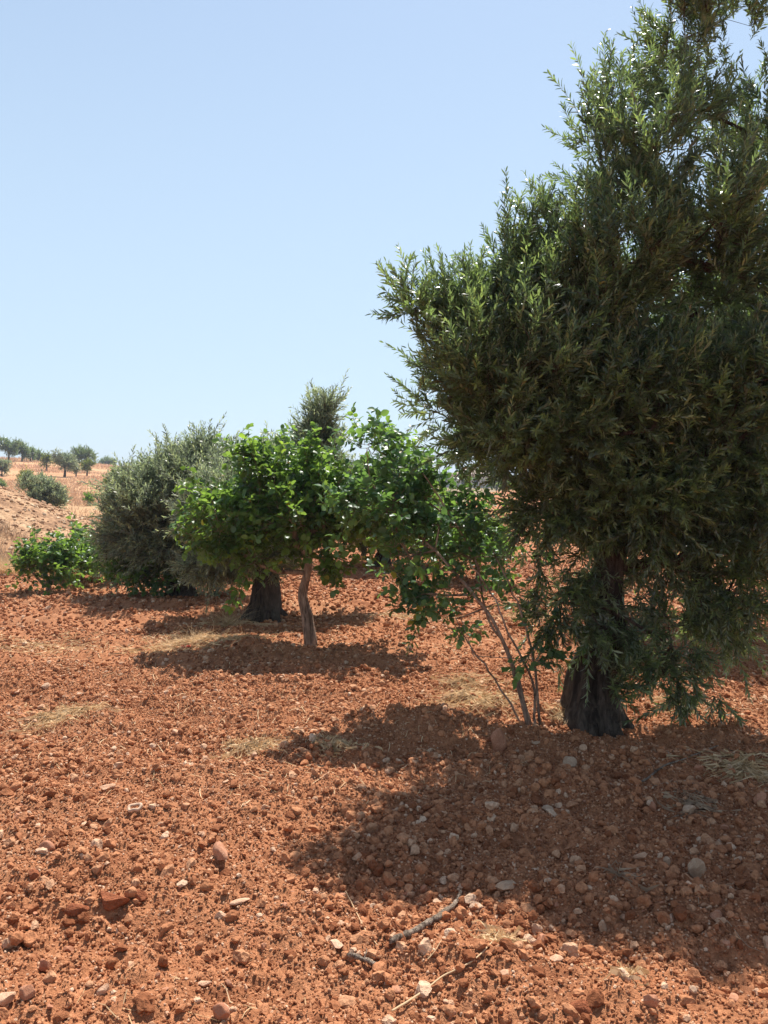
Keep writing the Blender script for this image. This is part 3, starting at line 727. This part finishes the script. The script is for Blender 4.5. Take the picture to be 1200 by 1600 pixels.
# ------------------------------------------------------------------ sapling with several thin stems
DS = 5.0; bs = root_at(832, DS)
def stem(pts, r0, r1):
    def f(bag):
        c = curve(pts, 22); c = c + np.random.default_rng(int(r0 * 1e5) + len(pts)).normal(0, .004, c.shape)
        V, T, Q = tube(c, np.linspace(r0, r1, 22), 8, .06, 3); bag.add(V, T, Q)
    return f
STEMS = [([bs + np.array([.0, 0, -.05]), P(800, 1040, 5.0), P(770, 970, 5.0), P(740, 930, 5.0), P(680, 860, 5.2), P(600, 790, 5.35), P(545, 770, 5.35)], .014, .004),
         ([bs + np.array([-.03, .02, -.05]), P(785, 1080, 5.05), P(735, 1010, 5.1), P(715, 980, 5.1)], .008, .003),
         ([bs + np.array([.07, .02, -.05]), P(835, 1040, 5.1), P(815, 960, 5.1), P(790, 900, 5.1), P(770, 860, 5.1)], .010, .004),
         ([bs + np.array([.01, .03, -.05]), P(800, 1030, 5.1), P(760, 960, 5.15), P(745, 880, 5.2), P(700, 800, 5.2), P(660, 740, 5.2)], .010, .004),
         ([bs + np.array([.03, -.02, -.05]), P(830, 1060, 4.95), P(790, 980, 4.9), P(770, 930, 4.9), P(735, 880, 4.9)], .009, .004),
         ([P(600, 790, 5.35), P(580, 750, 5.35), P(572, 700, 5.35)], .005, .003)]
def extras(bag):
    for s in STEMS: stem(*s)(bag)
DC = 5.35
ells = [ell(735, 870, DC, .28, .3, .24, .9, .3), ell(690, 800, DC, .34, .35, .26, .9, .5), ell(640, 870, DC - .1, .30, .3, .28, .9, .2), ell(600, 790, DC, .28, .3, .24, 1., .5),
        ell(738, 810, DC + .1, .22, .3, .17, .7, .3), ell(690, 930, DC - .2, .26, .3, .20, .9, -.1), ell(650, 740, DC + .1, .17, .2, .15, .8, .6), ell(574, 695, DC, .12, .1, .13, .9, .6),
        ell(555, 790, DC, .15, .2, .17, .8, .3), ell(800, 870, DC + .1, .18, .2, .18, .8, .2), ell(825, 1030, DS - .05, .10, .06, .08, 1.3, .2), ell(720, 965, DC - .25, .16, .2, .14, .9, -.2), ell(780, 940, DS + .1, .14, .1, .16, .8, .2), ell(850, 960, DS + .1, .08, .1, .14, .8, .5), ell(740, 1025, DS, .035, .04, .03, 1.2, .1), ell(640, 935, DC - .2, .13, .15, .13, .7, -.3)]
make_tree('pistachio_sapling', 'young pistachio sapling of several thin leaning stems, left of the tall olive trunk', 'sapling', None,
    np.random.default_rng(107), bs, [bs - np.array([0, 0, .06])] + STEMS[0][0][1:5], .0135, ells, 125, 2, 'round', 'pist_blue', 'bark_pist',
    .0030, leaf_len=(.042, .064), leaf_w=.72, gap=.024, flare=1.2, sides=6, rough=.05, shoot_len=(.08, .20), extra=extras, surf=.55, jit=.05)

# ------------------------------------------------------------------ smaller pistachios
def pistachio(px, d, lab, crown, seed, n, mat='pist', tr=.035, ll=(.05, .078), grp=None, fork=0, name='pistachio_tree', gap=.04, sl=(.12, .26), cat='pistachio tree', zm=.04):
    b = root_at(px, d); es = [ell(*c) for c in crown]
    top = es[0][0] - np.array([0, 0, es[0][1][2] * .5])
    tk = [b - np.array([0, 0, .08]), b + (top - b) * .35 + np.array([.04, 0, 0]), b + (top - b) * .75, top]
    ex = None
    if fork:
        def ex(bag):
            for s in (-1, 1):
                V, T, Q = tube(curve([b + (top - b) * .25, b + (top - b) * .6 + np.array([.12 * s, 0, 0]), top + np.array([.3 * s, 0, .1])], 12), np.linspace(tr * .7, tr * .4, 12), 8, .06, 2); bag.add(V, T, Q)
    return make_tree(name, lab, cat, grp, np.random.default_rng(seed), b, tk, tr, es, n, 3, 'round', mat, 'bark_pist', .005, leaf_len=ll,
                     leaf_w=.68, gap=gap, flare=1.2, sides=6, rough=.06, shoot_len=sl, extra=ex, surf=.5, zmin=zm)
G2 = 'small pistachio trees along the far edge of the field'
pistachio(70, 11.2, 'small low pistachio tree with a thin forked trunk, farthest left at the field edge',
    [(72, 878, 11.2, .34, .4, .22, 1, .4), (45, 885, 11.2, .18, .2, .16, 1, .2), (100, 890, 11.2, .22, .25, .2, 1, .2)], 201, 62, grp=G2, fork=1)
pistachio(122, 12.6, 'small pistachio tree with one raised tuft, second from the left at the field edge',
    [(128, 868, 12.6, .36, .4, .25, 1, .5), (128, 842, 12.6, .13, .15, .14, 1, .6), (160, 870, 12.3, .32, .3, .22, 1, .3), (98, 875, 12.6, .2, .25, .2, 1, .3)], 202, 105, grp=G2)
pistachio(240, 11.0, 'small pistachio tree tucked under the left side of the wide silvery olive',
    [(225, 890, 10.6, .36, .3, .2, 1, .3), (185, 885, 10.7, .26, .3, .18, 1, .2), (250, 900, 10.5, .2, .25, .17, 1, .2), (170, 870, 11.2, .2, .3, .18, 1, .3)], 203, 80, grp=G2)
pistachio(745, 12.0, 'rounded bright green pistachio tree seen through the gap left of the tall olive',
    [(740, 845, 12.0, .42, .4, .3, 1, .5), (770, 850, 12.0, .3, .4, .25, 1, .5), (700, 850, 12.0, .3, .4, .25, 1, .4)], 204, 190, ll=(.05, .08), tr=.04)
pistachio(690, 17.0, 'farther green pistachio tree between the row and the pale house',
    [(690, 825, 17.0, .6, .6, .5, 1, .5), (655, 830, 17.2, .5, .5, .4, 1, .4), (725, 830, 17.0, .5, .5, .4, 1, .4)], 205, 150, ll=(.08, .12), tr=.05, gap=.06, sl=(.2, .4))

# ------------------------------------------------------------------ trees and bushes of the hillside
def far_tree(px, d, hpx, wpx, lab, name='olive_tree', mat='olive_grey', grp=None, seed=0, trunkfrac=.3, cat='olive tree', dense=1., leafs=None, tr=.04, by=None, trunk_lean=0., lobes=4):
    b = root_at(px, d); rg = np.random.default_rng(seed)
    hgt = hpx / F * d; wd = wpx / F * d; es = []; trunkfrac *= .75
    c0 = b + np.array([trunk_lean, 0, hgt * (trunkfrac + (1 - trunkfrac) * .48)])
    rz = hgt * (1 - trunkfrac) * .56
    for k in range(lobes + 2):
        a = k * 2.4 + rg.uniform(-.5, .5); q = rg.uniform(.35, .75)
        sz = rg.uniform(.38, .62)
        es.append((c0 + np.array([math.cos(a) * wd * .5 * q, math.sin(a) * wd * .5 * q, rg.uniform(-.55, .45) * rz]),
                   np.array([wd * .5 * sz, wd * .5 * sz, rz * sz * rg.uniform(.8, 1.3)]), 1., .4 if trunkfrac > .1 else .8))
    es.append((c0, np.array([wd * .34, wd * .34, rz * .7]), 1., .5))
    s = (d * .00115)
    ls = leafs or (.9 * s + .05, 1.6 * s + .06)
    tk = [b - np.array([0, 0, .2]), b + (c0 - b) * .4 + np.array([.03 * hgt, 0, 0]), b + (c0 - b) * .8]
    n = int(110 * dense)
    return make_tree(name, lab, cat, grp, rg, b, tk, hgt * tr + .03, es, n, 4, 'far', mat, 'bark_olive', hgt * .004, leaf_len=ls, leaf_w=.34,
                     gap=ls[1] * .40, rough=.1, shoot_len=(ls[1] * 1.1, ls[1] * 2.6), flare=1.2, sides=5, surf=.4, jit=.05)
HG = 'trees on the far hill'
far_tree(14, 128, 36, 34, 'large dark olive tree on the hill crest, farthest left on the skyline', mat='olive', grp=HG, seed=1, dense=1.4)
far_tree(35, 132, 33, 27, 'dark olive tree on the hill crest, second from the left on the skyline', mat='olive', grp=HG, seed=2)
far_tree(48, 135, 21, 20, 'smaller dark olive on the skyline between the dark pair and the thin young tree', mat='olive', grp=HG, seed=3)
far_tree(60, 140, 15, 12, 'very small bush on the skyline just left of the thin young tree', name='bush', cat='bush', mat='olive', grp=HG, seed=4, trunkfrac=.1, dense=.6)
far_tree(73, 112, 27, 16, 'thin pale young tree on the hill just left of the olive casting a round shadow', name='young_tree', cat='young tree', mat='yellowish', grp=HG, seed=5, dense=.55)
far_tree(101, 96, 43, 42, 'olive tree on the red hillside with a leaning trunk and a round shadow below it', grp=HG, seed=6, dense=1.5, trunkfrac=.30, tr=.045)
far_tree(128, 125, 40, 38, 'biggest dark round tree on the skyline, behind the shadowed hillside olive', name='round_tree', cat='tree', mat='olive', grp=HG, seed=7, dense=1.6, trunkfrac=.12)
far_tree(136, 104, 28, 18, 'yellow-green young tree in front of the biggest dark round tree on the skyline', name='young_tree', cat='young tree', mat='yellowish', grp=HG, seed=8, dense=.7)
far_tree(119, 99, 22, 9, 'narrow pale olive sapling just right of the shadowed hillside olive', grp=HG, seed=18, dense=.35)
for k, (px, h_) in enumerate(((161, 9), (168, 12), (176, 10))):
    far_tree(px, 210, h_ * 1.6, 10, ['leftmost', 'middle', 'rightmost'][k] + ' of three tiny trees on the skyline right of the hill trees', name='distant_tree', cat='tree', mat='olive', grp='three tiny trees on the skyline', seed=20 + k, dense=.5)
far_tree(3, 90, 26, 34, 'grey-green bush cut by the left edge high on the hill', name='bush', cat='bush', grp=HG, seed=9, trunkfrac=.02)
far_tree(-3, 62, 20, 28, 'dark low bush cut by the left edge lower on the hill', name='bush', cat='bush', mat='olive', grp=HG, seed=10, trunkfrac=.02, dense=.8)
far_tree(40, 66, 28, 22, 'yellow-green bush on the hill just above the large grey bush', name='bush', cat='bush', mat='yellowish', grp=HG, seed=11, trunkfrac=.12, dense=.8)
far_tree(70, 36, 66, 68, 'large round grey-green olive bush behind the rubble bank', name='olive_bush', cat='bush', grp=HG, seed=12, trunkfrac=.02, dense=3.2, lobes=6)
far_tree(140, 44, 18, 15, 'tiny lone seedling in the dry grass of the hillside', name='seedling', cat='seedling', mat='pist', grp=HG, seed=13, trunkfrac=.3, dense=.16)
far_tree(178, 40, 34, 24, 'pale green bush at the foot of the hill against the wide silvery olive', name='bush', cat='bush', mat='yellowish', grp=HG, seed=14, trunkfrac=.05, dense=.6)
# olive behind the silvery one
far_tree(212, 20, 98, 72, 'dark round olive tree standing behind the left side of the wide silvery olive', mat='olive', seed=15, dense=5, trunkfrac=.3, leafs=(.09, .13), lobes=6)
# tree line and buildings across the plain
TL = 'trees of the far line beside the house'
rl = random.Random(8)
labs = ['leftmost', 'second', 'third', 'fourth', 'fifth', 'rightmost']
for k, px in enumerate((655, 664, 673, 682, 690, 703)):
    far_tree(px, 170 + 3 * k, rl.uniform(20, 25), 17, labs[k] + ' of six grey-green trees in the far line left of the pale house', name='distant_tree', cat='tree', mat='olive', grp=TL, seed=30 + k, trunkfrac=.08, dense=.8)
for k, px in enumerate((775, 800, 1170, 1215)):
    far_tree(px, 120 + 15 * k, 26, 30, ['first', 'second', 'third', 'last'][k] + ' of the far trees right of the pale house behind the tall olive', name='distant_tree', cat='tree', mat='olive', grp='far trees right of the house', seed=40 + k, trunkfrac=.08, dense=.8)

def box(bag, x0, x1, y0, y1, z0, z1):
    V = np.array([(x, y, z) for z in (z0, z1) for y in (y0, y1) for x in (x0, x1)], float)
    bag.add(V, None, np.array([(0, 2, 3, 1), (4, 5, 7, 6), (0, 1, 5, 4), (2, 6, 7, 3), (0, 4, 6, 2), (1, 3, 7, 5)]))
dh = 160.0; hb = base(738, dh); hb[2] -= .4
hs = tag(empty('house', hb), 'pale single-storey house with a hipped tile roof and two dark windows across the plain', 'house')
b = Bag(); box(b, -3.9, 4.6, 0, 8, 0, 3.1); b.build('wall', M['wall'], hs, smooth=False)
b = Bag(); x0, x1, y0, y1 = -4.4, 5.1, -.5, 8.5
V = np.array([(x0, y0, 3.1), (x1, y0, 3.1), (x1, y1, 3.1), (x0, y1, 3.1), (x0, y0, 3.3), (x1, y0, 3.3), (x1, y1, 3.3), (x0, y1, 3.3), (-.2, 4, 4.75), (.9, 4, 4.75)], float)
b.add(V, np.array([(4, 8, 7), (5, 6, 9)]), np.array([(0, 3, 2, 1), (0, 1, 5, 4), (1, 2, 6, 5), (2, 3, 7, 6), (3, 0, 4, 7), (4, 5, 9, 8), (6, 7, 8, 9)]))
rf = b.build('roof', M['roof'], hs, smooth=False)
b = Bag(); box(b, 2.2, 2.8, 4, 4.6, 3.8, 5.2); b.build('chimney', M['wall'], rf, smooth=False)
for wx in (-2.2, .3, 2.9):
    b = Bag(); box(b, wx - .08, wx + .78, -.05, .12, .95, 2.45); w = b.build('window', M['frame'], hs, smooth=False)
    b = Bag(); box(b, wx, wx + .7, -.08, .0, 1.03, 2.37); b.build('pane', M['glass'], w, smooth=False)
gb = base(696, 175); gb[2] -= .3
sh = tag(empty('shed', gb), 'small flat-roofed grey block building left of the pale house', 'shed')
b = Bag(); box(b, -1, 1, 0, 2.4, 0, 3.6); b.build('wall', M['block'], sh, smooth=False)
b = Bag(); box(b, -1.15, 1.15, -.15, 2.55, 3.6, 3.8); b.build('roof', M['block'], sh, smooth=False)
b = Bag(); box(b, -.3, .4, -.05, .05, 1.9, 2.8); b.build('window', M['glass'], sh, smooth=False)

# ------------------------------------------------------------------ dry grass
def blades(bag, C, Dr, L, W, rng, bendk=.6):
    """curved tapering blades"""
    n = len(C); side = nrm(np.cross(Dr, np.array([0, 0, 1.]) + rng.normal(size=(n, 3)) * .5))
    bd = np.stack([rng.normal(0, .4, n), rng.normal(0, .4, n), -np.abs(rng.normal(.25, .3, n))], 1) * bendk
    vs = []
    for s, w in ((0, 1.), (.4, .9), (.75, .6), (1., .08)):
        p = C + Dr * (L * s)[:, None] + bd * (L * s * s)[:, None]
        vs += [p - side * (W * w * .5)[:, None], p + side * (W * w * .5)[:, None]]
    V = np.stack(vs, 1).reshape(-1, 3)
    q = np.array([(0, 1, 3, 2), (2, 3, 5, 4), (4, 5, 7, 6)])
    bag.add(V, None, (q[None] + (np.arange(n) * 8)[:, None, None]).reshape(-1, 4), np.repeat(rng.random(n), 8))
def tuft(px, py, n, spread, length, flat, lab, cat='dry grass', name='dry_grass_tuft', mat='straw', wd=.0022, grp=None, seed=0, asp=1.0):
    n = int(n * 2.0); wd *= .8; rg = np.random.default_rng(seed + 500); p = G(px, py); o = empty(name, p) if False else None
    a = rg.uniform(0, 6.28, n); r = spread * np.abs(np.clip(rg.normal(0, .62, n), -1.5, 1.5)) * (1 + .3 * np.sin(3 * a + seed))
    X = p[0] + r * np.cos(a); Y = p[1] + r * np.sin(a) * asp
    C = np.stack([X, Y, H(X, Y) - .004], 1)
    Dr = nrm(np.stack([rg.normal(0, 1, n) * flat, rg.normal(0, 1, n) * flat, np.abs(rg.normal(.5, .3, n)) * (1.25 - flat)], 1))
    b = Bag(); blades(b, C, Dr, length * rg.uniform(.4, 1.1, n), wd * rg.uniform(.6, 1.3, n), rg)
    V = np.concatenate(b.V); g = H(V[:, 0], V[:, 1]); V[:, 2] = np.maximum(V[:, 2], g + .006 + .02 * rg.random(len(V))); b.V = [V]
    me = b.build(name, M[mat], False, p); ob = link(name, me, None, p)
    return tag(ob, lab, cat, grp)
tuft(95, 1122, 420, .26, .13, 1.0, 'flattened mat of pale dry grass near the left edge of the field', seed=1, asp=.8)
tuft(300, 1005, 420, .50, .30, .75, 'wispy dry grass tuft at the near edge of the black-trunked olive shade', seed=2, asp=.5, wd=.003)
tuft(355, 980, 120, .16, .42, .35, 'tall dry grass stalks standing left of the thick black trunk', seed=3, wd=.003)
tuft(745, 1092, 420, .30, .14, 1.0, 'flattened pale dry grass in the sun left of the sapling foot', seed=4, asp=.8)
tuft(720, 1075, 130, .25, .16, .9, 'thin dry straw in the sun up-left of the flattened pale grass', seed=14)
tuft(1165, 1205, 130, .13, .22, .95, 'drooping dry grass tuft in the shade at the right edge', seed=5)
tuft(395, 1175, 180, .22, .10, 1.0, 'strip of dry straw lying on the sunlit soil left of centre', seed=6, asp=.4)
tuft(525, 1168, 90, .12, .09, 1.0, 'small patch of dry straw right of the long straw strip', seed=7, asp=.6)
tuft(1080, 1258, 36, .10, .16, .9, 'spiky grey dry weeds beside the pale rounded cobble', seed=8, mat='straw_grey')
tuft(965, 1375, 14, .05, .15, .6, 'sparse grey dry weed sprig in the middle of the olive shade', seed=9, mat='straw_grey')
tuft(780, 1472, 46, .05, .09, .9, 'curled dry weed remains at the end of the long straw stalk', seed=10)
tuft(980, 1525, 26, .05, .07, .9, 'small withered plant on the sunlit soil at the bottom right', seed=11)
tuft(880, 1120, 60, .10, .12, .8, 'pale dry grass blades between the sapling and the big olive trunk', seed=12)
tuft(820, 965, 160, .5, .28, .6, 'dry grass patch behind the sapling stems', seed=13, asp=.5, wd=.003)
tuft(640, 965, 200, .6, .16, .9, 'flattened dry grass in the sunny gap right of the pistachio trunk', seed=15, asp=.5, wd=.003)
tuft(1060, 1105, 80, .20, .15, .8, 'thin dry grass under the hanging shoots right of the big trunk', seed=16)
tuft(70, 1010, 200, .9, .16, .95, 'thin dry grass thinly covering the far left of the field', seed=17, asp=.5, wd=.003)['kind'] = 'stuff'

def field_grass(name, lab, X, Y, L, W, mat, seed, upr=.35):
    rg = np.random.default_rng(seed); n = len(X); C = np.stack([X, Y, H(X, Y) - .01], 1)
    Dr = nrm(np.stack([rg.normal(0, upr, n), rg.normal(0, upr, n), np.ones(n)], 1))
    b = Bag(); blades(b, C, Dr, L * rg.uniform(.5, 1.2, n), W * rg.uniform(.6, 1.3, n), rg, .5)
    return tag(b.build(name, M[mat]), lab, 'dry grass', kind='stuff')
rg = np.random.default_rng(900)
n = 34000; X = rg.uniform(-9.5, -3.0, n); Y = 12.9 + np.abs(rg.normal(0, .6, n)) + .4 * fbm(X, X * 0, 4) + np.clip(X + 5.0, 0, 9) * 2.6
k = (Y < 22); X, Y = X[k], Y[k]
field_grass('dry_grass_strip', 'pale strip of dry grass along the edge of the ploughed field', X, Y, .26, .008, 'straw', 1)
n = 16000; X = rg.uniform(-11, -5.6, n); Y = rg.uniform(14.0, 18.5, n); k = fbm(X * .9, Y * .9, 8) + (15.8 - Y) * .16 - (X + 7) * .10 > .0; X, Y = X[k], Y[k]
field_grass('dead_weeds', 'greyish dead weeds covering the foot of the rubble bank', X, Y, .28, .010, 'straw_grey', 2)
n = 60000; Y = 22 + 130 * rg.random(n) ** 1.5; X = -Y * rg.uniform(.22, .62, n); k = (fbm(X * .12, Y * .12, 14) > -.10); X, Y = X[k], Y[k]
n = len(X); L = .28 + Y * .0012
field_grass('hill_grass', 'thin straw-coloured dry grass over the hillside', X, Y, L, .010 + Y * .00045, 'straw_hill', 3)
# straw scraps over the field
n = 6500; d = 1.9 + 10.5 * rg.random(n) ** .75; X = (rg.random(n) * 2 - 1) * .55 * d; Y = d
k = fbm(X * .7, Y * .7, 33) > -.04 + .14 * (Y < 4); X, Y = X[k], Y[k]; n = len(X)
a = rg.uniform(0, 6.28, n); L = rg.uniform(.02, .12, n); dx, dy = np.cos(a), np.sin(a)
Bb = Bag(); vs = []
for s, w in ((0, 1), (.33, .9), (.67, .8), (1, .3)):
    bx = X + dx * L * s - dy * L * .25 * s * s; by = Y + dy * L * s + dx * L * .25 * s * s; z = H(bx, by) + .004 + .006 * s
    w_ = .0011 * w * (1 + .22 * Y)
    vs += [np.stack([bx - dy * w_, by + dx * w_, z], 1), np.stack([bx + dy * w_, by - dx * w_, z + .001], 1)]
V = np.stack(vs, 1).reshape(-1, 3); q = np.array([(0, 1, 3, 2), (2, 3, 5, 4), (4, 5, 7, 6)])
Bb.add(V, None, (q[None] + (np.arange(n) * 8)[:, None, None]).reshape(-1, 4), np.repeat(rg.random(n), 8))
tag(Bb.build('straw_litter', M['straw']), 'scattered scraps of straw on the red soil', 'straw', kind='stuff')

# ------------------------------------------------------------------ sticks, stalks, litter
def ground_curve(pix, lift=.01, n=30):
    pts = np.array([G(*p) for p in pix]); c = curve(pts, n); 
    g = H(c[:, 0], c[:, 1]); 
    ker = np.ones(9) / 9; gs = np.convolve(np.pad(g, 4, mode='edge'), ker, 'valid'); c[:, 2] = gs + lift
    return c
def stick(name, lab, pix, r0, r1, lift, mat, twigs=(), cat='stick', wob=.0):
    c = ground_curve(pix, lift); o0 = c[0].copy(); rg = np.random.default_rng(len(lab))
    if wob: c = c + rg.normal(0, wob, c.shape)
    b = Bag(); V, T, Q = tube(c, np.linspace(r0, r1, len(c)) * (1 + .15 * rg.normal(size=len(c)) * (1 if wob else 0)), 9, .08, 5); b.add(V, T, Q, np.full(len(V), .7))
    for (t, dx, dy, dz, r) in twigs:
        p = c[int(t * (len(c) - 1))]; V, T, Q = tube(curve([p, p + np.array([dx, dy, dz]) * .5 + np.array([.004, 0, .004]), p + np.array([dx, dy, dz])], 8), np.linspace(r, r * .5, 8), 6, .05, 2)
        b.add(V, T, Q, np.full(len(V), .7))
    me = b.build(name, M[mat], False, o0); ob = link(name, me, None, o0); return tag(ob, lab, cat)
stick('stick', 'long bent grey stick lying across the sunlit soil at the edge of the shade', [(610, 1484), (640, 1466), (672, 1450), (700, 1432), (715, 1418), (720, 1402)], .0135, .006, .022, 'stick',
      ((.75, .02, .03, .025, .003), (.45, -.02, -.02, .01, .003)), wob=.0012)
stick('stick', 'short broken dark twig near the bottom middle, left of the long stick', [(545, 1502), (565, 1506), (585, 1514), (598, 1530)], .009, .005, .016, 'stick', ((.4, .01, .03, .02, .0025),), wob=.001)
stick('stick', 'thin pale bare twig lying in the shade right of the big olive trunk', [(997, 1226), (1030, 1210), (1070, 1193), (1122, 1170)], .006, .003, .018, 'stick', ((.5, .03, .12, .03, .002), (.3, -.02, .08, .05, .002)))
stick('straw_stalk', 'long pale straw stalk curving up from the bottom edge to the right', [(612, 1590), (650, 1562), (690, 1537), (740, 1505), (775, 1475)], .0038, .002, .014, 'straw', ((.2, .03, .0, .012, .0015), (.95, .03, .04, .02, .0015)), 'straw')
stick('straw_stalk', 'thin pale straw stalk slanting down through the sunlit soil left of the long stick', [(528, 1375), (548, 1415), (570, 1455), (590, 1485)], .0022, .0014, .012, 'straw', (), 'straw')
stick('straw_stalk', 'short fan of straw left of the long straw stalk', [(668, 1508), (680, 1490), (690, 1475)], .0015, .001, .008, 'straw', ((.2, .02, .06, .02, .0012), (.1, -.01, .07, .02, .0012)), 'straw')
stick('straw_stalk', 'angular thin dry stalk below the largest oval cobble', [(1092, 1418), (1095, 1394), (1130, 1390), (1170, 1386)], .0016, .001, .010, 'straw_grey', (), 'straw')
stick('straw_stalk', 'broken dry stem slanting in the shade at the lower right edge', [(1130, 1440), (1160, 1475), (1195, 1500)], .0016, .001, .010, 'straw_grey', ((.3, .05, -.01, .01, .001),), 'straw')
stick('straw_stalk', 'thin bent stem on the sunlit soil near the left dry grass mat', [(150, 1260), (172, 1240), (185, 1218)], .0014, .001, .008, 'straw', (), 'straw')
stick('straw_stalk', 'pale straw stalk lying in the shade below the trunk cobble', [(1020, 1232), (1050, 1222), (1085, 1219)], .0018, .001, .008, 'straw_grey', (), 'straw')
# ring-shaped rind
p = G(211, 1272); a = np.linspace(0, 2 * math.pi, 33)[:-1]; R0 = .031
b = Bag(); prof = [(R0 * .60, .004), (R0 * .80, .011), (R0, .009), (R0 * 1.02, -.002), (R0 * .80, -.006)]
rg = np.random.default_rng(6); wv = 1 + .10 * np.sin(a * 2 + 1) + .05 * np.sin(a * 5)
V = np.stack([np.stack([np.cos(a) * r * wv, np.sin(a) * r * wv * .95, z + 0 * a + .003 * np.sin(a * 3)], 1) for r, z in prof], 0).reshape(-1, 3)
Q = [(i * 32 + k, i * 32 + (k + 1) % 32, ((i + 1) % 5) * 32 + (k + 1) % 32, ((i + 1) % 5) * 32 + k) for i in range(5) for k in range(32)]
b.add(V, None, np.array(Q)); me = b.build('ring_rind', M['shell'], False); o = link('ring_rind', me, None, (p[0], p[1], p[2] + .022)); o.rotation_euler = (R(14), R(-6), 0)
tag(o, 'pale ring-shaped rind lying on the sunlit soil at the left', 'rind')
# red scrap
p = G(291, 1014); gx_, gy_ = np.meshgrid(np.linspace(-1, 1, 9), np.linspace(-1, 1, 7)); z = .018 * fbm(gx_ * 2 + 3, gy_ * 2, 5, 3) * 3
top = np.stack([gx_ * .05, gy_ * .035 * (1 - .3 * gx_ ** 2), z + .02], -1).reshape(-1, 3); bot = top - np.array([0, 0, .003])
q = [(j * 9 + i, j * 9 + i + 1, (j + 1) * 9 + i + 1, (j + 1) * 9 + i) for j in range(6) for i in range(8)]
rim = [j for j in range(9)] + [k * 9 + 8 for k in range(1, 7)] + [54 + j for j in range(7, -1, -1)] + [k * 9 for k in range(5, 0, -1)]
Q = q + [tuple(63 + v for v in f[::-1]) for f in q] + [(rim[k], rim[k - 1], 63 + rim[k - 1], 63 + rim[k]) for k in range(len(rim))]
b = Bag(); b.add(np.concatenate([top, bot]), None, np.array(Q)); me = b.build('plastic_scrap', M['red'], False); o = link('plastic_scrap', me, None, p)
tag(o, 'small crumpled scrap of red plastic in the dry grass', 'litter')

def haze(dens):
    m = bpy.data.materials.new('haze'); m.use_nodes = True; nt = m.node_tree; nt.nodes.clear(); out = nt.nodes.new('ShaderNodeOutputMaterial')
    v = nt.nodes.new('ShaderNodeVolumePrincipled'); v.inputs['Color'].default_value = (.78, .86, 1, 1); v.inputs['Density'].default_value = dens; v.inputs['Anisotropy'].default_value = .1
    nt.links.new(v.outputs[0], out.inputs['Volume']); b = Bag(); box(b, -1700, 1700, -80, 2700, -30, 16)
    tag(b.build('haze', m, smooth=False), 'thin haze over the far hill', kind='stuff')
HAZE = .0006
if HAZE: haze(HAZE)
# ------------------------------------------------------------------ light, sky, camera
EL, AZ = 63.0, 16.0
w = bpy.data.worlds.new('World'); SC.world = w; w.use_nodes = True; nt = w.node_tree
bgd = nt.nodes['Background']; sky = nt.nodes.new('ShaderNodeTexSky'); sky.sky_type = 'NISHITA'; sky.sun_disc = False
sky.sun_elevation = R(EL); sky.sun_rotation = R(AZ); sky.altitude = 400; sky.air_density = 1.0; sky.dust_density = .8; sky.ozone_density = 3.0
hs_ = nt.nodes.new('ShaderNodeHueSaturation'); hs_.inputs['Saturation'].default_value = .90; hs_.inputs['Hue'].default_value = .496; nt.links.new(sky.outputs[0], hs_.inputs['Color'])
mx_ = nt.nodes.new('ShaderNodeMix'); mx_.data_type = 'RGBA'; tc_ = nt.nodes.new('ShaderNodeTexCoord'); sp_ = nt.nodes.new('ShaderNodeSeparateXYZ'); nt.links.new(tc_.outputs['Generated'], sp_.inputs[0])
mr_ = nt.nodes.new('ShaderNodeMapRange'); mr_.interpolation_type = 'SMOOTHSTEP'
for k_, v_ in ((1, .08), (2, .95), (3, .76), (4, .0)): mr_.inputs[k_].default_value = v_
nt.links.new(sp_.outputs[2], mr_.inputs[0]); nt.links.new(mr_.outputs[0], mx_.inputs[0])
mx_.inputs[7].default_value = (3.85, 4.85, 5.75, 1)
nt.links.new(hs_.outputs[0], mx_.inputs[6]); nt.links.new(mx_.outputs[2], bgd.inputs[0]); bgd.inputs[1].default_value = .105
sd = bpy.data.lights.new('sun', 'SUN'); sd.energy = 5.0; sd.angle = R(.5); sd.color = (1, .955, .89)
so = bpy.data.objects.new('sun', sd); COL.objects.link(so)
so.rotation_euler = (R(-(90 - EL)), 0, 0)
from mathutils import Vector
dv = Vector((math.cos(R(EL)) * math.sin(R(AZ)), math.cos(R(EL)) * math.cos(R(AZ)), math.sin(R(EL))))
so.rotation_euler = dv.to_track_quat('Z', 'Y').to_euler(); so.location = (6, 20, 30)
cd = bpy.data.cameras.new('camera'); cam = bpy.data.objects.new('camera', cd); COL.objects.link(cam)
cd.sensor_fit = 'VERTICAL'; cd.sensor_height = 24; cd.lens = 24 * F / 1600; cd.clip_end = 6000; cd.clip_start = .05
cam.location = (0, 0, EYE); cam.rotation_euler = (R(90) - PITCH, 0, 0)
SC.camera = cam
SC.view_settings.view_transform = 'Standard'; SC.view_settings.look = 'None'; SC.view_settings.exposure = .70; SC.view_settings.gamma = 1
SC.cycles.max_bounces = 8; SC.cycles.transparent_max_bounces = 8; SC.cycles.use_denoising = True
